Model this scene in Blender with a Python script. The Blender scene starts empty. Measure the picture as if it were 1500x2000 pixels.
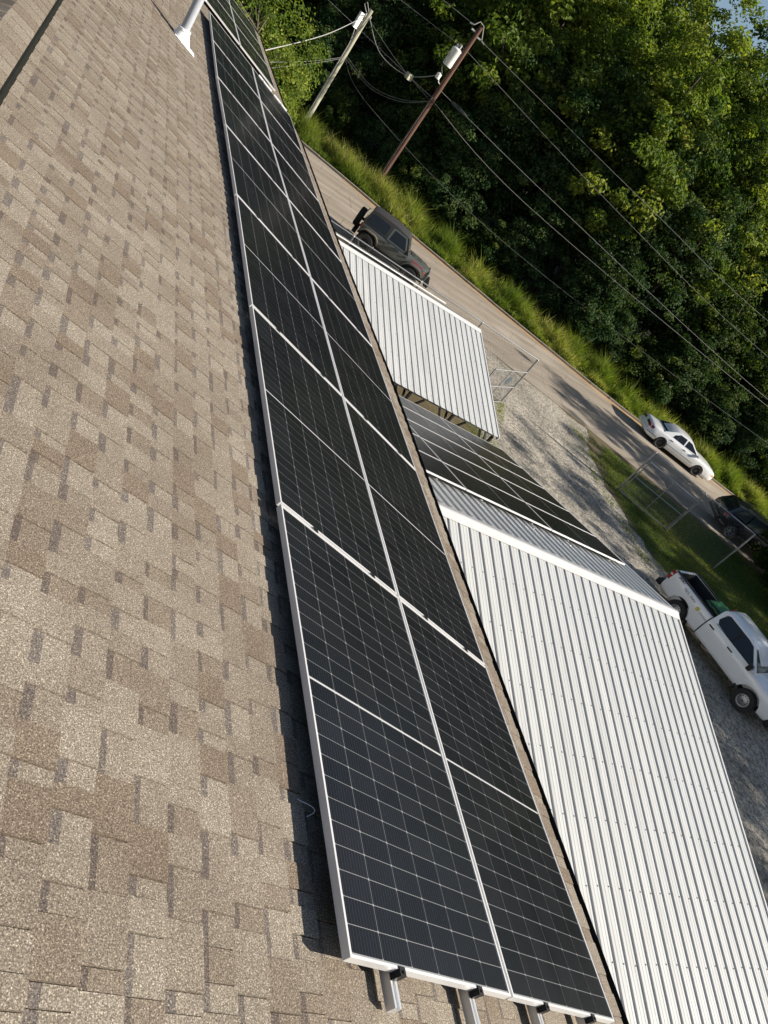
import bpy, bmesh, math, random
import numpy as np
from mathutils import Matrix, Vector
random.seed(7); rng = np.random.default_rng(7)
scn = bpy.context.scene; COL = scn.collection

# ------------------------------------------------------------------ camera, sky, sun, exposure
cam = bpy.data.cameras.new('camera'); co = bpy.data.objects.new('camera', cam); COL.objects.link(co)
CAM_H = 8.7
RX, DN, FW = (.78854, -.19114, .58452), (.33126, -.66878, -.66558), (.51814, .71847, -.46405)
co.matrix_world = Matrix(((RX[0], -DN[0], -FW[0], 0), (RX[1], -DN[1], -FW[1], 0), (RX[2], -DN[2], -FW[2], CAM_H), (0, 0, 0, 1)))
cam.sensor_fit = 'VERTICAL'; cam.sensor_height = 36; cam.lens = 1487.3 / 2000 * 36
cam.clip_start = .05; cam.clip_end = 3000
scn.camera = co
SUN_AZ, SUN_EL = -.48, math.radians(26)          # azimuth measured from +X towards +Y
SUN = Vector((math.cos(SUN_EL) * math.cos(SUN_AZ), math.cos(SUN_EL) * math.sin(SUN_AZ), math.sin(SUN_EL)))
w = bpy.data.worlds.new('World'); scn.world = w; w.use_nodes = True
nt = w.node_tree; sky = nt.nodes.new('ShaderNodeTexSky'); sky.sky_type = 'NISHITA'; sky.sun_disc = False
sky.sun_elevation = SUN_EL; sky.sun_rotation = math.pi / 2 - SUN_AZ
nt.links.new(sky.outputs[0], nt.nodes['Background'].inputs[0]); nt.nodes['Background'].inputs[1].default_value = .062
sl = bpy.data.lights.new('sun', 'SUN'); sl.energy = 5.0; sl.angle = math.radians(.5); sl.color = (1, .92, .81)
so = bpy.data.objects.new('sun', sl); COL.objects.link(so); so.location = (60, -30, 50)
so.rotation_euler = (-SUN).to_track_quat('-Z', 'Y').to_euler()
vs = scn.view_settings; vs.view_transform = 'Standard'; vs.look = 'None'; vs.gamma = 1; vs.use_curve_mapping = False; vs.exposure = .84

# ------------------------------------------------------------------ materials
def mat(name, col, rough=.6, metal=0, var=.12, scale=8, bump=0, bscale=None, spec=.5, coat=0, attr=None, hue2=None, detail=4):
    m = bpy.data.materials.new(name); m.use_nodes = True; n = m.node_tree.nodes; L = m.node_tree.links
    b = n['Principled BSDF']; b.inputs['Roughness'].default_value = rough; b.inputs['Metallic'].default_value = metal
    b.inputs['Specular IOR Level'].default_value = spec; b.inputs['Coat Weight'].default_value = coat
    b.inputs['Coat Roughness'].default_value = .05
    geo = n.new('ShaderNodeNewGeometry')
    nz = n.new('ShaderNodeTexNoise'); nz.inputs['Scale'].default_value = scale; nz.inputs['Detail'].default_value = detail
    L.new(geo.outputs['Position'], nz.inputs['Vector'])
    rp = n.new('ShaderNodeValToRGB'); c2 = hue2 or tuple(min(1, x * (1 + var)) for x in col); c1 = tuple(x * (1 - var) for x in col)
    rp.color_ramp.elements[0].position = .3; rp.color_ramp.elements[1].position = .7
    rp.color_ramp.elements[0].color = (*c1, 1); rp.color_ramp.elements[1].color = (*c2, 1)
    L.new(nz.outputs['Fac'], rp.inputs['Fac']); L.new(rp.outputs['Color'], b.inputs['Base Color'])
    if bump:
        n2 = n.new('ShaderNodeTexNoise'); n2.inputs['Scale'].default_value = bscale or scale * 6; n2.inputs['Detail'].default_value = 3
        L.new(geo.outputs['Position'], n2.inputs['Vector'])
        bp = n.new('ShaderNodeBump'); bp.inputs['Strength'].default_value = min(1, bump); bp.inputs['Distance'].default_value = .01
        L.new(n2.outputs['Fac'], bp.inputs['Height']); L.new(bp.outputs['Normal'], b.inputs['Normal'])
    return m
class NB:                                              # tiny node-building aid
    def __init__(s, name):
        s.m = bpy.data.materials.new(name); s.m.use_nodes = True; s.n = s.m.node_tree.nodes; s.L = s.m.node_tree.links
        s.b = s.n['Principled BSDF']; s.geo = s.n.new('ShaderNodeNewGeometry')
    def noise(s, scale, detail=3, vec=None, rough=.5):
        t = s.n.new('ShaderNodeTexNoise'); t.inputs['Scale'].default_value = scale; t.inputs['Detail'].default_value = detail; t.inputs['Roughness'].default_value = rough
        s.L.new(vec or s.geo.outputs['Position'], t.inputs['Vector']); return t.outputs['Fac']
    def ramp(s, fac, stops):
        r = s.n.new('ShaderNodeValToRGB'); e = r.color_ramp.elements
        while len(e) < len(stops): e.new(.5)
        for k, (p, c) in enumerate(stops): e[k].position = p; e[k].color = (*c, 1) if len(c) == 3 else c
        s.L.new(fac, r.inputs['Fac']); return r.outputs['Color']
    def mix(s, fac, a, b, mode='MIX'):
        x = s.n.new('ShaderNodeMix'); x.data_type = 'RGBA'; x.blend_type = mode
        for sock, v in ((x.inputs['Factor'], fac), (x.inputs['A'], a), (x.inputs['B'], b)):
            if isinstance(v, (int, float)): sock.default_value = v
            elif isinstance(v, tuple): sock.default_value = (*v, 1)
            else: s.L.new(v, sock)
        return x.outputs['Result']
    def math(s, op, a, b=0.0):
        x = s.n.new('ShaderNodeMath'); x.operation = op
        for k, v in enumerate((a, b)):
            if isinstance(v, (int, float)): x.inputs[k].default_value = v
            else: s.L.new(v, x.inputs[k])
        return x.outputs[0]
    def attr(s, name):
        a = s.n.new('ShaderNodeAttribute'); a.attribute_name = name; return a.outputs['Fac']
    def mapped(s, sc, rot=0):
        mp = s.n.new('ShaderNodeMapping'); mp.inputs['Scale'].default_value = sc; mp.inputs['Rotation'].default_value = (0, 0, rot)
        s.L.new(s.geo.outputs['Position'], mp.inputs['Vector']); return mp.outputs[0]
    def bump(s, h, strength=.4, dist=.01):
        b = s.n.new('ShaderNodeBump'); b.inputs['Strength'].default_value = strength; b.inputs['Distance'].default_value = dist
        s.L.new(h, b.inputs['Height']); s.L.new(b.outputs['Normal'], s.b.inputs['Normal'])
    def color(s, c): s.L.new(c, s.b.inputs['Base Color'])
    def rough(s, r):
        if isinstance(r, float): s.b.inputs['Roughness'].default_value = r
        else: s.L.new(r, s.b.inputs['Roughness'])

def m_shingle():
    q = NB('shingle_granules')
    g = q.noise(210, 2, rough=.85); base = q.ramp(g, [(.26, (.03, .025, .021)), (.43, (.135, .115, .094)), (.57, (.235, .203, .168)), (.74, (.66, .60, .51))])
    dark = q.ramp(g, [(.30, (.022, .019, .021)), (.46, (.086, .074, .071)), (.62, (.165, .143, .127)), (.78, (.38, .34, .30))])
    bn = q.math('MULTIPLY', q.attr('band'), q.math('GREATER_THAN', q.noise(140, 2), .39)); c = q.mix(bn, base, dark)
    t = q.ramp(q.attr('tint'), [(0, (.82, .76, .70)), (.5, (.96, .94, .91)), (1, (1.13, 1.14, 1.12))])
    c = q.mix(1.0, c, t, 'MULTIPLY')
    c = q.mix(1.0, c, q.ramp(q.noise(2.2, 3), [(.3, (.88, .86, .84)), (.7, (1.08, 1.08, 1.06))]), 'MULTIPLY')
    q.color(c); q.rough(.95); q.b.inputs['Specular IOR Level'].default_value = .2; q.bump(q.noise(300, 2), .5, .003)
    return q.m
def m_cell():
    q = NB('solar_cell'); tc = q.n.new('ShaderNodeTexCoord'); sp = q.n.new('ShaderNodeSeparateXYZ'); q.L.new(tc.outputs['Object'], sp.inputs[0])
    x = q.math('FRACT', q.math('MULTIPLY', sp.outputs['X'], 1 / .0182)); line = q.math('LESS_THAN', q.math('ABSOLUTE', q.math('SUBTRACT', x, .5)), .035)
    oi = q.n.new('ShaderNodeObjectInfo'); c = q.mix(oi.outputs['Random'], (.0045, .0048, .0062), (.0095, .0095, .0115))
    c = q.mix(q.math('MULTIPLY', line, .35), c, (.10, .10, .105))
    dust = q.ramp(q.noise(70, 4, rough=.8), [(.62, (0, 0, 0)), (.8, (1, 1, 1))])
    c = q.mix(q.math('MULTIPLY', q.math('MULTIPLY', dust, q.noise(1.1, 3)), .09), c, (.35, .33, .30)); q.color(c)
    q.rough(q.math('ADD', .10, q.math('MULTIPLY', q.noise(1.0, 4, q.mapped((7, .8, 1)), .7), .24))); q.b.inputs['Specular IOR Level'].default_value = .19
    return q.m
def m_ground(name, stops, fine, stops2, k=.5, rough=.95, patch=.35, stones=0):
    q = NB(name); a = q.ramp(q.noise(patch, 5, rough=.6), stops); b = q.ramp(q.noise(fine, 3, rough=.7), stops2)
    if stones:
        v = q.n.new('ShaderNodeTexVoronoi'); v.inputs['Scale'].default_value = stones; q.L.new(q.geo.outputs['Position'], v.inputs['Vector']); b = q.mix(1.0, b, q.ramp(v.outputs['Color'], [(.1, (.42, .42, .44)), (.5, (.95, .95, .95)), (.9, (1.4, 1.38, 1.32))]), 'MULTIPLY')
    q.color(q.mix(1.0, a, b, 'MULTIPLY')); q.rough(rough); q.b.inputs['Specular IOR Level'].default_value = .2; q.bump(q.noise(fine, 3), .6, .02)
    return q.m
def m_leaf(name, dark, light, trans=.35, warm=(.16, .19, .03)):
    q = NB(name); a = q.attr('tint'); c = q.ramp(a, [(0, dark), (.6, light), (1, warm)])
    q.color(c); q.rough(.62); q.b.inputs['Specular IOR Level'].default_value = .18
    tr = q.n.new('ShaderNodeBsdfTranslucent'); q.L.new(q.mix(1.0, c, (1.3, 1.35, .55), 'MULTIPLY'), tr.inputs['Color'])
    ms = q.n.new('ShaderNodeMixShader'); ms.inputs[0].default_value = trans; q.L.new(q.b.outputs[0], ms.inputs[1]); q.L.new(tr.outputs[0], ms.inputs[2])
    q.L.new(ms.outputs[0], q.n['Material Output'].inputs['Surface']); return q.m
def m_road():
    q = NB('worn_asphalt'); rot = .40
    st = q.noise(1.0, 4, q.mapped((.12, 1.6, 1), rot), .6)
    c = q.ramp(st, [(.3, (.24, .20, .158)), (.55, (.33, .282, .226)), (.75, (.41, .355, .29))])
    c = q.mix(1.0, c, q.ramp(q.noise(45, 3, rough=.8), [(.3, (.70, .70, .70)), (.7, (1.2, 1.2, 1.18))]), 'MULTIPLY')
    pale = q.ramp(q.noise(.28, 4), [(.55, (0, 0, 0)), (.72, (1, 1, 1))]); c = q.mix(q.math('MULTIPLY', pale, .45), c, (.46, .41, .34))
    v = q.n.new('ShaderNodeTexVoronoi'); v.feature = 'DISTANCE_TO_EDGE'; v.inputs['Scale'].default_value = .55; q.L.new(q.geo.outputs['Position'], v.inputs['Vector'])
    ck = q.ramp(v.outputs[0], [(0, (1, 1, 1)), (.012, (0, 0, 0))]); c = q.mix(q.math('MULTIPLY', ck, .5), c, (.07, .06, .05))
    q.color(c); q.rough(.92); q.bump(q.noise(60, 3), .4, .01); q.b.inputs['Specular IOR Level'].default_value = .25; return q.m
def m_metalroof():
    q = NB('white_roof_metal'); c = q.ramp(q.noise(1.2, 4, q.mapped((5, .35, 1))), [(.25, (.43, .44, .43)), (.5, (.50, .51, .50)), (.75, (.555, .565, .55))])
    sp = q.ramp(q.noise(38, 3, rough=.7), [(.66, (0, 0, 0)), (.74, (1, 1, 1))]); c = q.mix(q.math('MULTIPLY', sp, .28), c, (.30, .28, .25))
    rst = q.ramp(q.noise(3, 4), [(.62, (0, 0, 0)), (.78, (1, 1, 1))]); c = q.mix(q.math('MULTIPLY', rst, .10), c, (.45, .30, .18))
    q.color(c); q.rough(.42); q.b.inputs['Specular IOR Level'].default_value = .4; return q.m
def m_glass(name, col=(.012, .016, .02), rough=.04):
    m = mat(name, col, rough, 0, .1, 3, spec=.38, coat=0); return m
def m_bark(name, a, b, sz=(14, 14, 1.2)):
    q = NB(name); q.color(q.ramp(q.noise(1, 5, q.mapped(sz), .65), [(.3, a), (.7, b)])); q.rough(.9); q.bump(q.noise(1, 4, q.mapped((sz[0] * 2, sz[1] * 2, sz[2] * 2))), .6, .02); return q.m

MT = dict(
    shingle=m_shingle(), cell=m_cell(), alu=mat('panel_frame_aluminium', (.66, .66, .66), .4, .3, .06, 3),
    backsheet=mat('panel_backsheet', (.24, .245, .25), .25, 0, .06, 30), rail=mat('rail_aluminium', (.66, .67, .68), .32, .6, .05, 6),
    black=mat('black_plastic', (.012, .012, .013), .55, spec=.25), felt=mat('vent_black', (.014, .015, .013), .9, spec=.05), roofmetal=m_metalroof(),
    trim=mat('white_trim', (.58, .58, .57), .4, 0, .05, 2), screw=mat('screw_head', (.07, .068, .065), .6, .2),
    steel=mat('galvanised_steel', (.34, .35, .36), .42, .75, .12, 12), wire=mat('chain_wire', (.13, .13, .13), .5, .6, .1, 30),
    gutter=mat('dark_gutter', (.012, .011, .010), .7, spec=.12), wall=mat('house_wall', (.42, .38, .32), .8, 0, .08, 3),
    pvc=mat('grey_pvc', (.33, .355, .39), .4, 0, .06, 9), lead=mat('white_flashing', (.78, .79, .80), .5, 0, .05, 20),
    concrete=mat('kerb_concrete', (.26, .225, .18), .9, 0, .25, 6, .4), road=m_road(),
    gravel=m_ground('pale_gravel', [(.25, (.22, .205, .17)), (.5, (.38, .345, .285)), (.75, (.47, .43, .355))], 24, [(.3, (.45, .46, .50)), (.55, (1, 1, 1)), (.75, (1.25, 1.22, 1.15))], stones=13, patch=.5),
    soil=m_ground('dirt', [(.3, (.10, .085, .05)), (.6, (.17, .14, .085)), (.8, (.22, .18, .12))], 18, [(.3, (.6, .6, .6)), (.7, (1.15, 1.1, 1))]),
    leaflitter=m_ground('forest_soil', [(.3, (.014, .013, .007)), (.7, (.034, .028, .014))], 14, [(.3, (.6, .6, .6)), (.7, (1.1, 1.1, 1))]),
    dirtstrip=m_ground('orange_dirt', [(.3, (.36, .225, .11)), (.7, (.50, .36, .21))], 20, [(.3, (.7, .7, .7)), (.7, (1.1, 1.1, 1.1))]),
    turf=m_ground('turf_soil', [(.3, (.06, .075, .025)), (.6, (.10, .11, .04)), (.8, (.19, .165, .09))], 18, [(.3, (.6, .6, .6)), (.7, (1.1, 1.1, 1))]),
    grass=m_leaf('grass_blade', (.07, .12, .016), (.16, .215, .034), .42, (.34, .30, .12)),
    weeds=m_leaf('tall_grass_blade', (.10, .16, .022), (.22, .27, .045), .45, (.50, .42, .19)),
    leafA=m_leaf('leaf_dark', (.022, .046, .010), (.055, .095, .017), .42, (.18, .20, .045)),  # toned down further to put shade into the low bushes
    leafB=m_leaf('leaf_mid', (.045, .09, .016), (.115, .175, .028), .46, (.30, .31, .06)),
    leafC=m_leaf('leaf_yellow', (.075, .125, .02), (.17, .225, .036), .46, (.38, .38, .08)),  # warm end brightened to paint sunlit highlights on the crowns
    leafD=m_leaf('leaf_bluish', (.02, .05, .016), (.05, .092, .03), .4, (.14, .17, .05)),  # darkened too, as shade painted into the foot of the wood
    bark=m_bark('bark', (.045, .036, .026), (.14, .115, .085)), poleg=m_bark('weathered_pole', (.16, .155, .11), (.44, .43, .33), (10, 10, .9)),
    poleb=m_bark('creosote_pole', (.038, .018, .011), (.115, .055, .036), (12, 12, .6)),
    cable=mat('grey_cable', (.34, .33, .31), .6), cablek=mat('thin_cable', (.20, .20, .19), .6), xfmr=mat('transformer_paint', (.66, .67, .64), .4, 0, .05, 3),
    white=mat('white_paint', (.74, .75, .75), .28, 0, .02, 2, coat=.6), jeep=mat('graphite_paint', (.13, .14, .132), .35, .25, .06, 3, coat=.5),
    blackpaint=mat('black_paint', (.012, .013, .016), .22, 0, .05, 3, coat=.7), softtop=mat('soft_top_fabric', (.03, .03, .03), .85, 0, .15, 60, .3),
    glass=m_glass('dark_glass'), wind=m_glass('windscreen', (.05, .065, .06), .05), tyre=mat('tyre_rubber', (.018, .018, .019), .8, 0, .2, 30), rim=mat('steel_rim', (.36, .36, .37), .4, .7),
    rimdark=mat('dark_rim', (.05, .05, .052), .45, .5), red=mat('red_lens', (.32, .012, .012), .2, coat=.5), amber=mat('amber_lens', (.6, .14, .03), .3), lens=mat('clear_lens', (.5, .5, .48), .15),
    plate=mat('number_plate', (.55, .56, .58), .4), seam=mat('panel_gap', (.03, .03, .03), .8), flare=mat('sunlit_flare', (.13, .115, .09), .8, 0, .2, 8),  # flare: tan colour stands for sunlight on the grey rear fender flares
    decal=mat('blue_black_decal', (.02, .025, .06), .5), reddecal=mat('red_decal', (.35, .03, .03), .5), yellow=mat('yellow_decal', (.55, .48, .08), .5), grey=mat('grey_decal', (.3, .3, .3), .5),
    green=mat('green_tarp', (.02, .16, .04), .5, 0, .2, 5), box=mat('grey_toolbox', (.22, .25, .29), .4), liner=mat('bed_liner', (.014, .014, .015), .8, 0, .2, 40), interior=mat('car_interior', (.03, .03, .03), .8),
    sign=mat('slate_sign', (.06, .085, .10), .8, spec=.1), stone=mat('patio_stone', (.48, .42, .30), .9, 0, .2, 5, .4), chair=mat('brown_mesh', (.045, .035, .030), .7), insul=mat('porcelain', (.45, .45, .46), .25),
    splice=mat('splice_case', (.03, .035, .035), .5))

# ------------------------------------------------------------------ mesh helpers
def tag(o, label=None, cat=None, group=None, kind=None):
    for k, v in (('label', label), ('category', cat), ('group', group), ('kind', kind)):
        if v: o[k] = v
    return o
def link(name, me, m=None, parent=None, world=False, smooth=None):
    o = bpy.data.objects.new(name, me); COL.objects.link(o)
    if m is not None and me is not None and not me.materials: me.materials.append(m)
    if parent is not None:
        o.parent = parent
        if world: o.location = -world_loc(parent)
    if smooth is not None:
        me.polygons.foreach_set('use_smooth', [True] * len(me.polygons)); me.set_sharp_from_angle(angle=math.radians(smooth))
    return o
def world_loc(p):
    v = Vector(p.location)
    while p.parent: p = p.parent; v += p.location
    return v
def empty(name, loc, rz=0):
    o = bpy.data.objects.new(name, None); COL.objects.link(o); o.location = loc; o.rotation_euler = (0, 0, rz); o.empty_display_size = .2; return o
class MB:
    def __init__(s): s.v = []; s.f = []
    def add(s, vs, fs):
        k = len(s.v); s.v += [tuple(p) for p in vs]; s.f += [tuple(i + k for i in f) for f in fs]; return s
    def box(s, c, d, R=None):
        x, y, z = d[0] / 2, d[1] / 2, d[2] / 2; R = R or Matrix.Identity(3); c = Vector(c)
        P = [c + R @ Vector(p) for p in ((-x, -y, -z), (x, -y, -z), (x, y, -z), (-x, y, -z), (-x, -y, z), (x, -y, z), (x, y, z), (-x, y, z))]
        return s.add(P, [(0, 3, 2, 1), (4, 5, 6, 7), (0, 1, 5, 4), (1, 2, 6, 5), (2, 3, 7, 6), (3, 0, 4, 7)])
    def bar(s, a, b, wd, ht, up=(0, 0, 1)):
        a = Vector(a); b = Vector(b); y = (b - a).normalized(); x = y.cross(Vector(up)).normalized(); z = x.cross(y)
        return s.box((a + b) / 2, (wd, (b - a).length, ht), Matrix((x, y, z)).transposed())
    def tube(s, pts, r, n=8, caps=True):
        pts = [Vector(p) for p in pts]; rs = r if isinstance(r, (list, tuple)) else [r] * len(pts); k0 = len(s.v); ref = None
        for i, p in enumerate(pts):
            d = (pts[min(i + 1, len(pts) - 1)] - pts[max(i - 1, 0)]).normalized()
            if ref is None: ref = d.orthogonal().normalized()
            x = (ref - d * ref.dot(d)).normalized(); y = d.cross(x); ref = x
            for j in range(n):
                a = 2 * math.pi * j / n; s.v.append(tuple(p + (x * math.cos(a) + y * math.sin(a)) * rs[i]))
        for i in range(len(pts) - 1):
            for j in range(n): s.f.append((k0 + i * n + j, k0 + i * n + (j + 1) % n, k0 + (i + 1) * n + (j + 1) % n, k0 + (i + 1) * n + j))
        if caps: s.f.append(tuple(k0 + j for j in range(n))[::-1]); s.f.append(tuple(k0 + (len(pts) - 1) * n + j for j in range(n)))
        return s
    def lathe(s, prof, n=24, axis='z', c=(0, 0, 0)):
        k0 = len(s.v); m = len(prof)
        for j in range(n):
            a = 2 * math.pi * j / n; ca, sa = math.cos(a), math.sin(a)
            for r, h in prof:
                p = (r * ca, r * sa, h) if axis == 'z' else ((r * ca, h, r * sa) if axis == 'y' else (h, r * ca, r * sa))
                s.v.append((p[0] + c[0], p[1] + c[1], p[2] + c[2]))
        for j in range(n):
            for i in range(m - 1): s.f.append((k0 + j * m + i, k0 + ((j + 1) % n) * m + i, k0 + ((j + 1) % n) * m + i + 1, k0 + j * m + i + 1))
        return s
    def prism(s, poly, lo, hi, axis='y'):                # poly in the two other axes, extruded from lo to hi
        n = len(poly); mk = (lambda a, b, h: (a, h, b)) if axis == 'y' else ((lambda a, b, h: (a, b, h)) if axis == 'z' else (lambda a, b, h: (h, a, b)))
        return s.add([mk(a, b, lo) for a, b in poly] + [mk(a, b, hi) for a, b in poly], [tuple(range(n))[::-1], tuple(range(n, 2 * n))] + [(i, (i + 1) % n, n + (i + 1) % n, n + i) for i in range(n)])
    def mesh(s, name, fix=True):
        me = bpy.data.meshes.new(name); me.from_pydata(s.v, [], s.f); me.validate()
        if fix:
            b = bmesh.new(); b.from_mesh(me); bmesh.ops.recalc_face_normals(b, faces=b.faces); b.to_mesh(me); b.free()
        return me
    def build(s, name, m, parent=None, world=False, smooth=None): return link(name, s.mesh(name), m, parent, world, smooth)
def np_mesh(name, V, F, attrs=None, dom='FACE'):
    V = np.ascontiguousarray(V, np.float32); F = np.ascontiguousarray(F, np.int32); k = F.shape[1]
    me = bpy.data.meshes.new(name); me.vertices.add(len(V)); me.vertices.foreach_set('co', V.ravel())
    me.loops.add(F.size); me.loops.foreach_set('vertex_index', F.ravel()); me.polygons.add(len(F)); me.polygons.foreach_set('loop_start', np.arange(len(F), dtype=np.int32) * k)
    me.update(calc_edges=True); me.polygons.foreach_set('use_smooth', [False] * len(F))
    for nm, arr in (attrs or {}).items():
        a = me.attributes.new(nm, 'FLOAT', dom); a.data.foreach_set('value', np.ascontiguousarray(arr, np.float32))
    return me
def copy_tree(o, parent=None):
    c = o.copy(); COL.objects.link(c)
    if parent is not None: c.parent = parent
    for ch in o.children: copy_tree(ch, c)
    return c
def cut(o, cutters):                                      # real openings
    for c in cutters:
        md = o.modifiers.new('cut', 'BOOLEAN'); md.operation = 'DIFFERENCE'; md.object = c; md.solver = 'EXACT'
    dg = bpy.context.evaluated_depsgraph_get(); me = bpy.data.meshes.new_from_object(o.evaluated_get(dg)); o.modifiers.clear(); o.data = me
    for c in cutters: bpy.data.objects.remove(c)
    return o
def interp(x, xs, ys): return float(np.interp(x, xs, ys))

# ------------------------------------------------------------------ ground, road, kerb
def sheet(name, pts, z, m, kind='structure', wob=0, parent=None):
    out = []
    n = len(pts)
    for i in range(n):
        a, b = Vector((*pts[i], 0)), Vector((*pts[(i + 1) % n], 0)); L = (b - a).length; k = max(1, int(L / .6)) if wob else 1
        nrm = Vector((-(b - a).y, (b - a).x, 0)).normalized()
        for j in range(k): out.append(a.lerp(b, j / k) + nrm * (random.uniform(-wob, wob) if wob else 0))
    me = bpy.data.meshes.new(name); me.from_pydata([(p.x, p.y, z) for p in out], [], [tuple(range(len(out)))])
    b = bmesh.new(); b.from_mesh(me); bmesh.ops.triangulate(b, faces=b.faces); bmesh.ops.recalc_face_normals(b, faces=b.faces)
    for f in b.faces:
        if f.normal.z < 0: f.normal_flip()
    b.to_mesh(me); b.free()
    return tag(link(name, me, m, parent), kind=kind)
CURB = [(-40, 72), (-10, 56.5), (3, 49.6), (12, 44.7), (15.7, 42.6), (19.8, 40.2), (25, 37.4), (30, 35.0), (34, 33.5), (40, 31.3), (60, 24), (95, 11)]
NEAR = [(-40, 61), (-10, 45), (3, 38.5), (10, 34.6), (14, 32.0), (20, 29.9), (25.8, 27.4), (28.8, 25.8), (33, 23.6), (40, 20.6), (60, 13), (95, 0)]
def curb_y(x): return interp(x, [p[0] for p in CURB], [p[1] for p in CURB])
sheet('ground', [(-400, -400), (500, -400), (500, 500), (-400, 500)], 0, MT['soil'])
sheet('forest_floor', CURB + [(160, 20), (160, 180), (-120, 180), (-120, 80)], .004, MT['leaflitter'])
sheet('gravel_lot', [(3.5, -14), (21, -14), (23.6, -2), (24.5, 6), (24.3, 10.5), (25.2, 14.5), (24.2, 17), (23.6, 19.5), (23.6, 22.5), (24.6, 25.5), (25.5, 27.3), (20, 29.7), (15.5, 31), (15.2, 28), (17.5, 25), (16.5, 21.5), (14.5, 18), (13.5, 15.5), (6, 15.8), (3.5, 12)], .004, MT['gravel'], wob=.22)
sheet('turf_patch', [(24.2, 17.2), (25.6, 14.2), (29, 12), (40, 8), (44, 17), (33.2, 23.0), (28.7, 25.3), (26.3, 26.6), (24.6, 24.8), (23.9, 22)], .006, MT['turf'], wob=.45)
sheet('road', CURB + NEAR[::-1], .012, MT['road'])
strip = [(x, curb_y(x) - .12) for x in np.arange(14, 62, 2)]
sheet('gutter_dirt', strip + [(x, y - random.uniform(.25, .75)) for x, y in strip[::-1]], .016, MT['dirtstrip'], wob=.05)
kerb = tag(empty('kerb', (20, 40, 0)), kind='structure'); x = -12.0
while x < 72:
    x2 = x + random.uniform(1.3, 2.3); a = Vector((x, curb_y(x) + random.uniform(-.02, .02), .055 + random.uniform(-.012, .008))); b = Vector((x2 - .02, curb_y(x2 - .02) + random.uniform(-.02, .02), .055 + random.uniform(-.012, .008)))
    q = MB().bar(a, b, .2, .15); o = q.build('kerb_stone', MT['concrete'], kerb, True); x = x2

# ------------------------------------------------------------------ the house and its shingle roof
TH = math.radians(17.7); c_, s_ = math.cos(TH), math.sin(TH)
P0 = Vector((1.7022, .8444, CAM_H - 2.2089)); AX = Vector((c_, 0, -s_)); AY = Vector((0, 1, 0)); AN = Vector((s_, 0, c_))
SU, SG = [-5, 7, 9.3, 11.6, 14, 16.2, 18.4, 27], [0, 0, -.03, -.055, -.06, -.07, -.17, -.20]
def sag(u): return interp(u, SU, SG)
def RP(v, u, n): return P0 + AX * v + AY * u + AN * n
def RS(v, u, n=0): return RP(v, u, -.112 + sag(u) + n)              # on the roof surface
EAVE, RIDGE, U0, U1 = 2.72, -2.22, -2.6, 26.2
house = tag(empty('house', (0, 12, 0)), 'long house under a tan shingle roof that carries two rows of solar panels', 'house')
US = [U0] + list(np.arange(-1, 26, 1.0)) + [U1]
deck = MB(); n = len(US)
deck.add([RS(EAVE - .01, u, -.006) for u in US] + [RS(RIDGE, u, -.006) for u in US], [(i, i + 1, n + i + 1, n + i) for i in range(n - 1)])
ap = [RS(RIDGE, u, -.006) for u in US]; lft = [p + Vector((-c_, 0, -s_)) * (EAVE - RIDGE) for p in ap]
deck.add(ap + lft, [(i, i + 1, n + i + 1, n + i) for i in range(n - 1)])
roof = deck.build('roof', MT['felt'], house, True)
roof_l = world_loc(roof)
def part(mb, name, m, parent=house, smooth=None): return mb.build(name, m, parent, True, smooth)
xr, xl = RS(EAVE, 0).x - .4, lft[0].x + .4
wl = MB(); zt = RS(EAVE - .42, 20).z - .12
wl.box(((xr + xl) / 2, (P0.y + U0 + P0.y + U1) / 2, zt / 2), (xr - xl, U1 - U0 - .5, zt))
part(wl, 'wall', MT['wall'])
for yy in (P0.y + U0 + .26, P0.y + U1 - .26):
    pz = RS(RIDGE, 20).z - .25; part(MB().prism([(xl, zt - .02), (xr, zt - .02), (RS(RIDGE, 0).x, pz)], yy - .04, yy + .04), 'gable', MT['wall'])
def strip_along(prof, m, name, us=US):                               # prof: list of (v, n) closed polygon swept along the eave
    q = MB(); k = len(prof); q.add([RS(v, u, nn) for u in us for v, nn in prof], [(i * k + j, i * k + (j + 1) % k, (i + 1) * k + (j + 1) % k, (i + 1) * k + j) for i in range(len(us) - 1) for j in range(k)] + [tuple(range(k)), tuple((len(us) - 1) * k + j for j in range(k))])
    return part(q, name, m)
strip_along([(EAVE - .06, -.012), (EAVE + .012, -.012), (EAVE + .012, -.006), (EAVE - .06, -.006)], MT['trim'], 'drip_edge')
strip_along([(EAVE - .03, -.02), (EAVE - .005, -.02), (EAVE - .05, -.17), (EAVE - .075, -.17)], MT['gutter'], 'fascia')
strip_along([(EAVE + .010, -.03), (EAVE + .014, -.03), (EAVE - .005, -.12), (EAVE + .075, -.105), (EAVE + .112, .002), (EAVE + .117, .0), (EAVE + .081, -.112), (EAVE - .010, -.127)], MT['gutter'], 'gutter')
part(MB().prism([(RS(RIDGE, 0).x, RS(RIDGE, U1).z - .02), (RS(EAVE, 0).x, RS(EAVE, U1).z - .02), (RS(EAVE, 0).x, RS(EAVE, U1).z - .16), (RS(RIDGE, 0).x, RS(RIDGE, U1).z - .16)], P0.y + U1 - .02, P0.y + U1 + .02), 'rake_board', MT['trim'])
EXPO = .137
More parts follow.
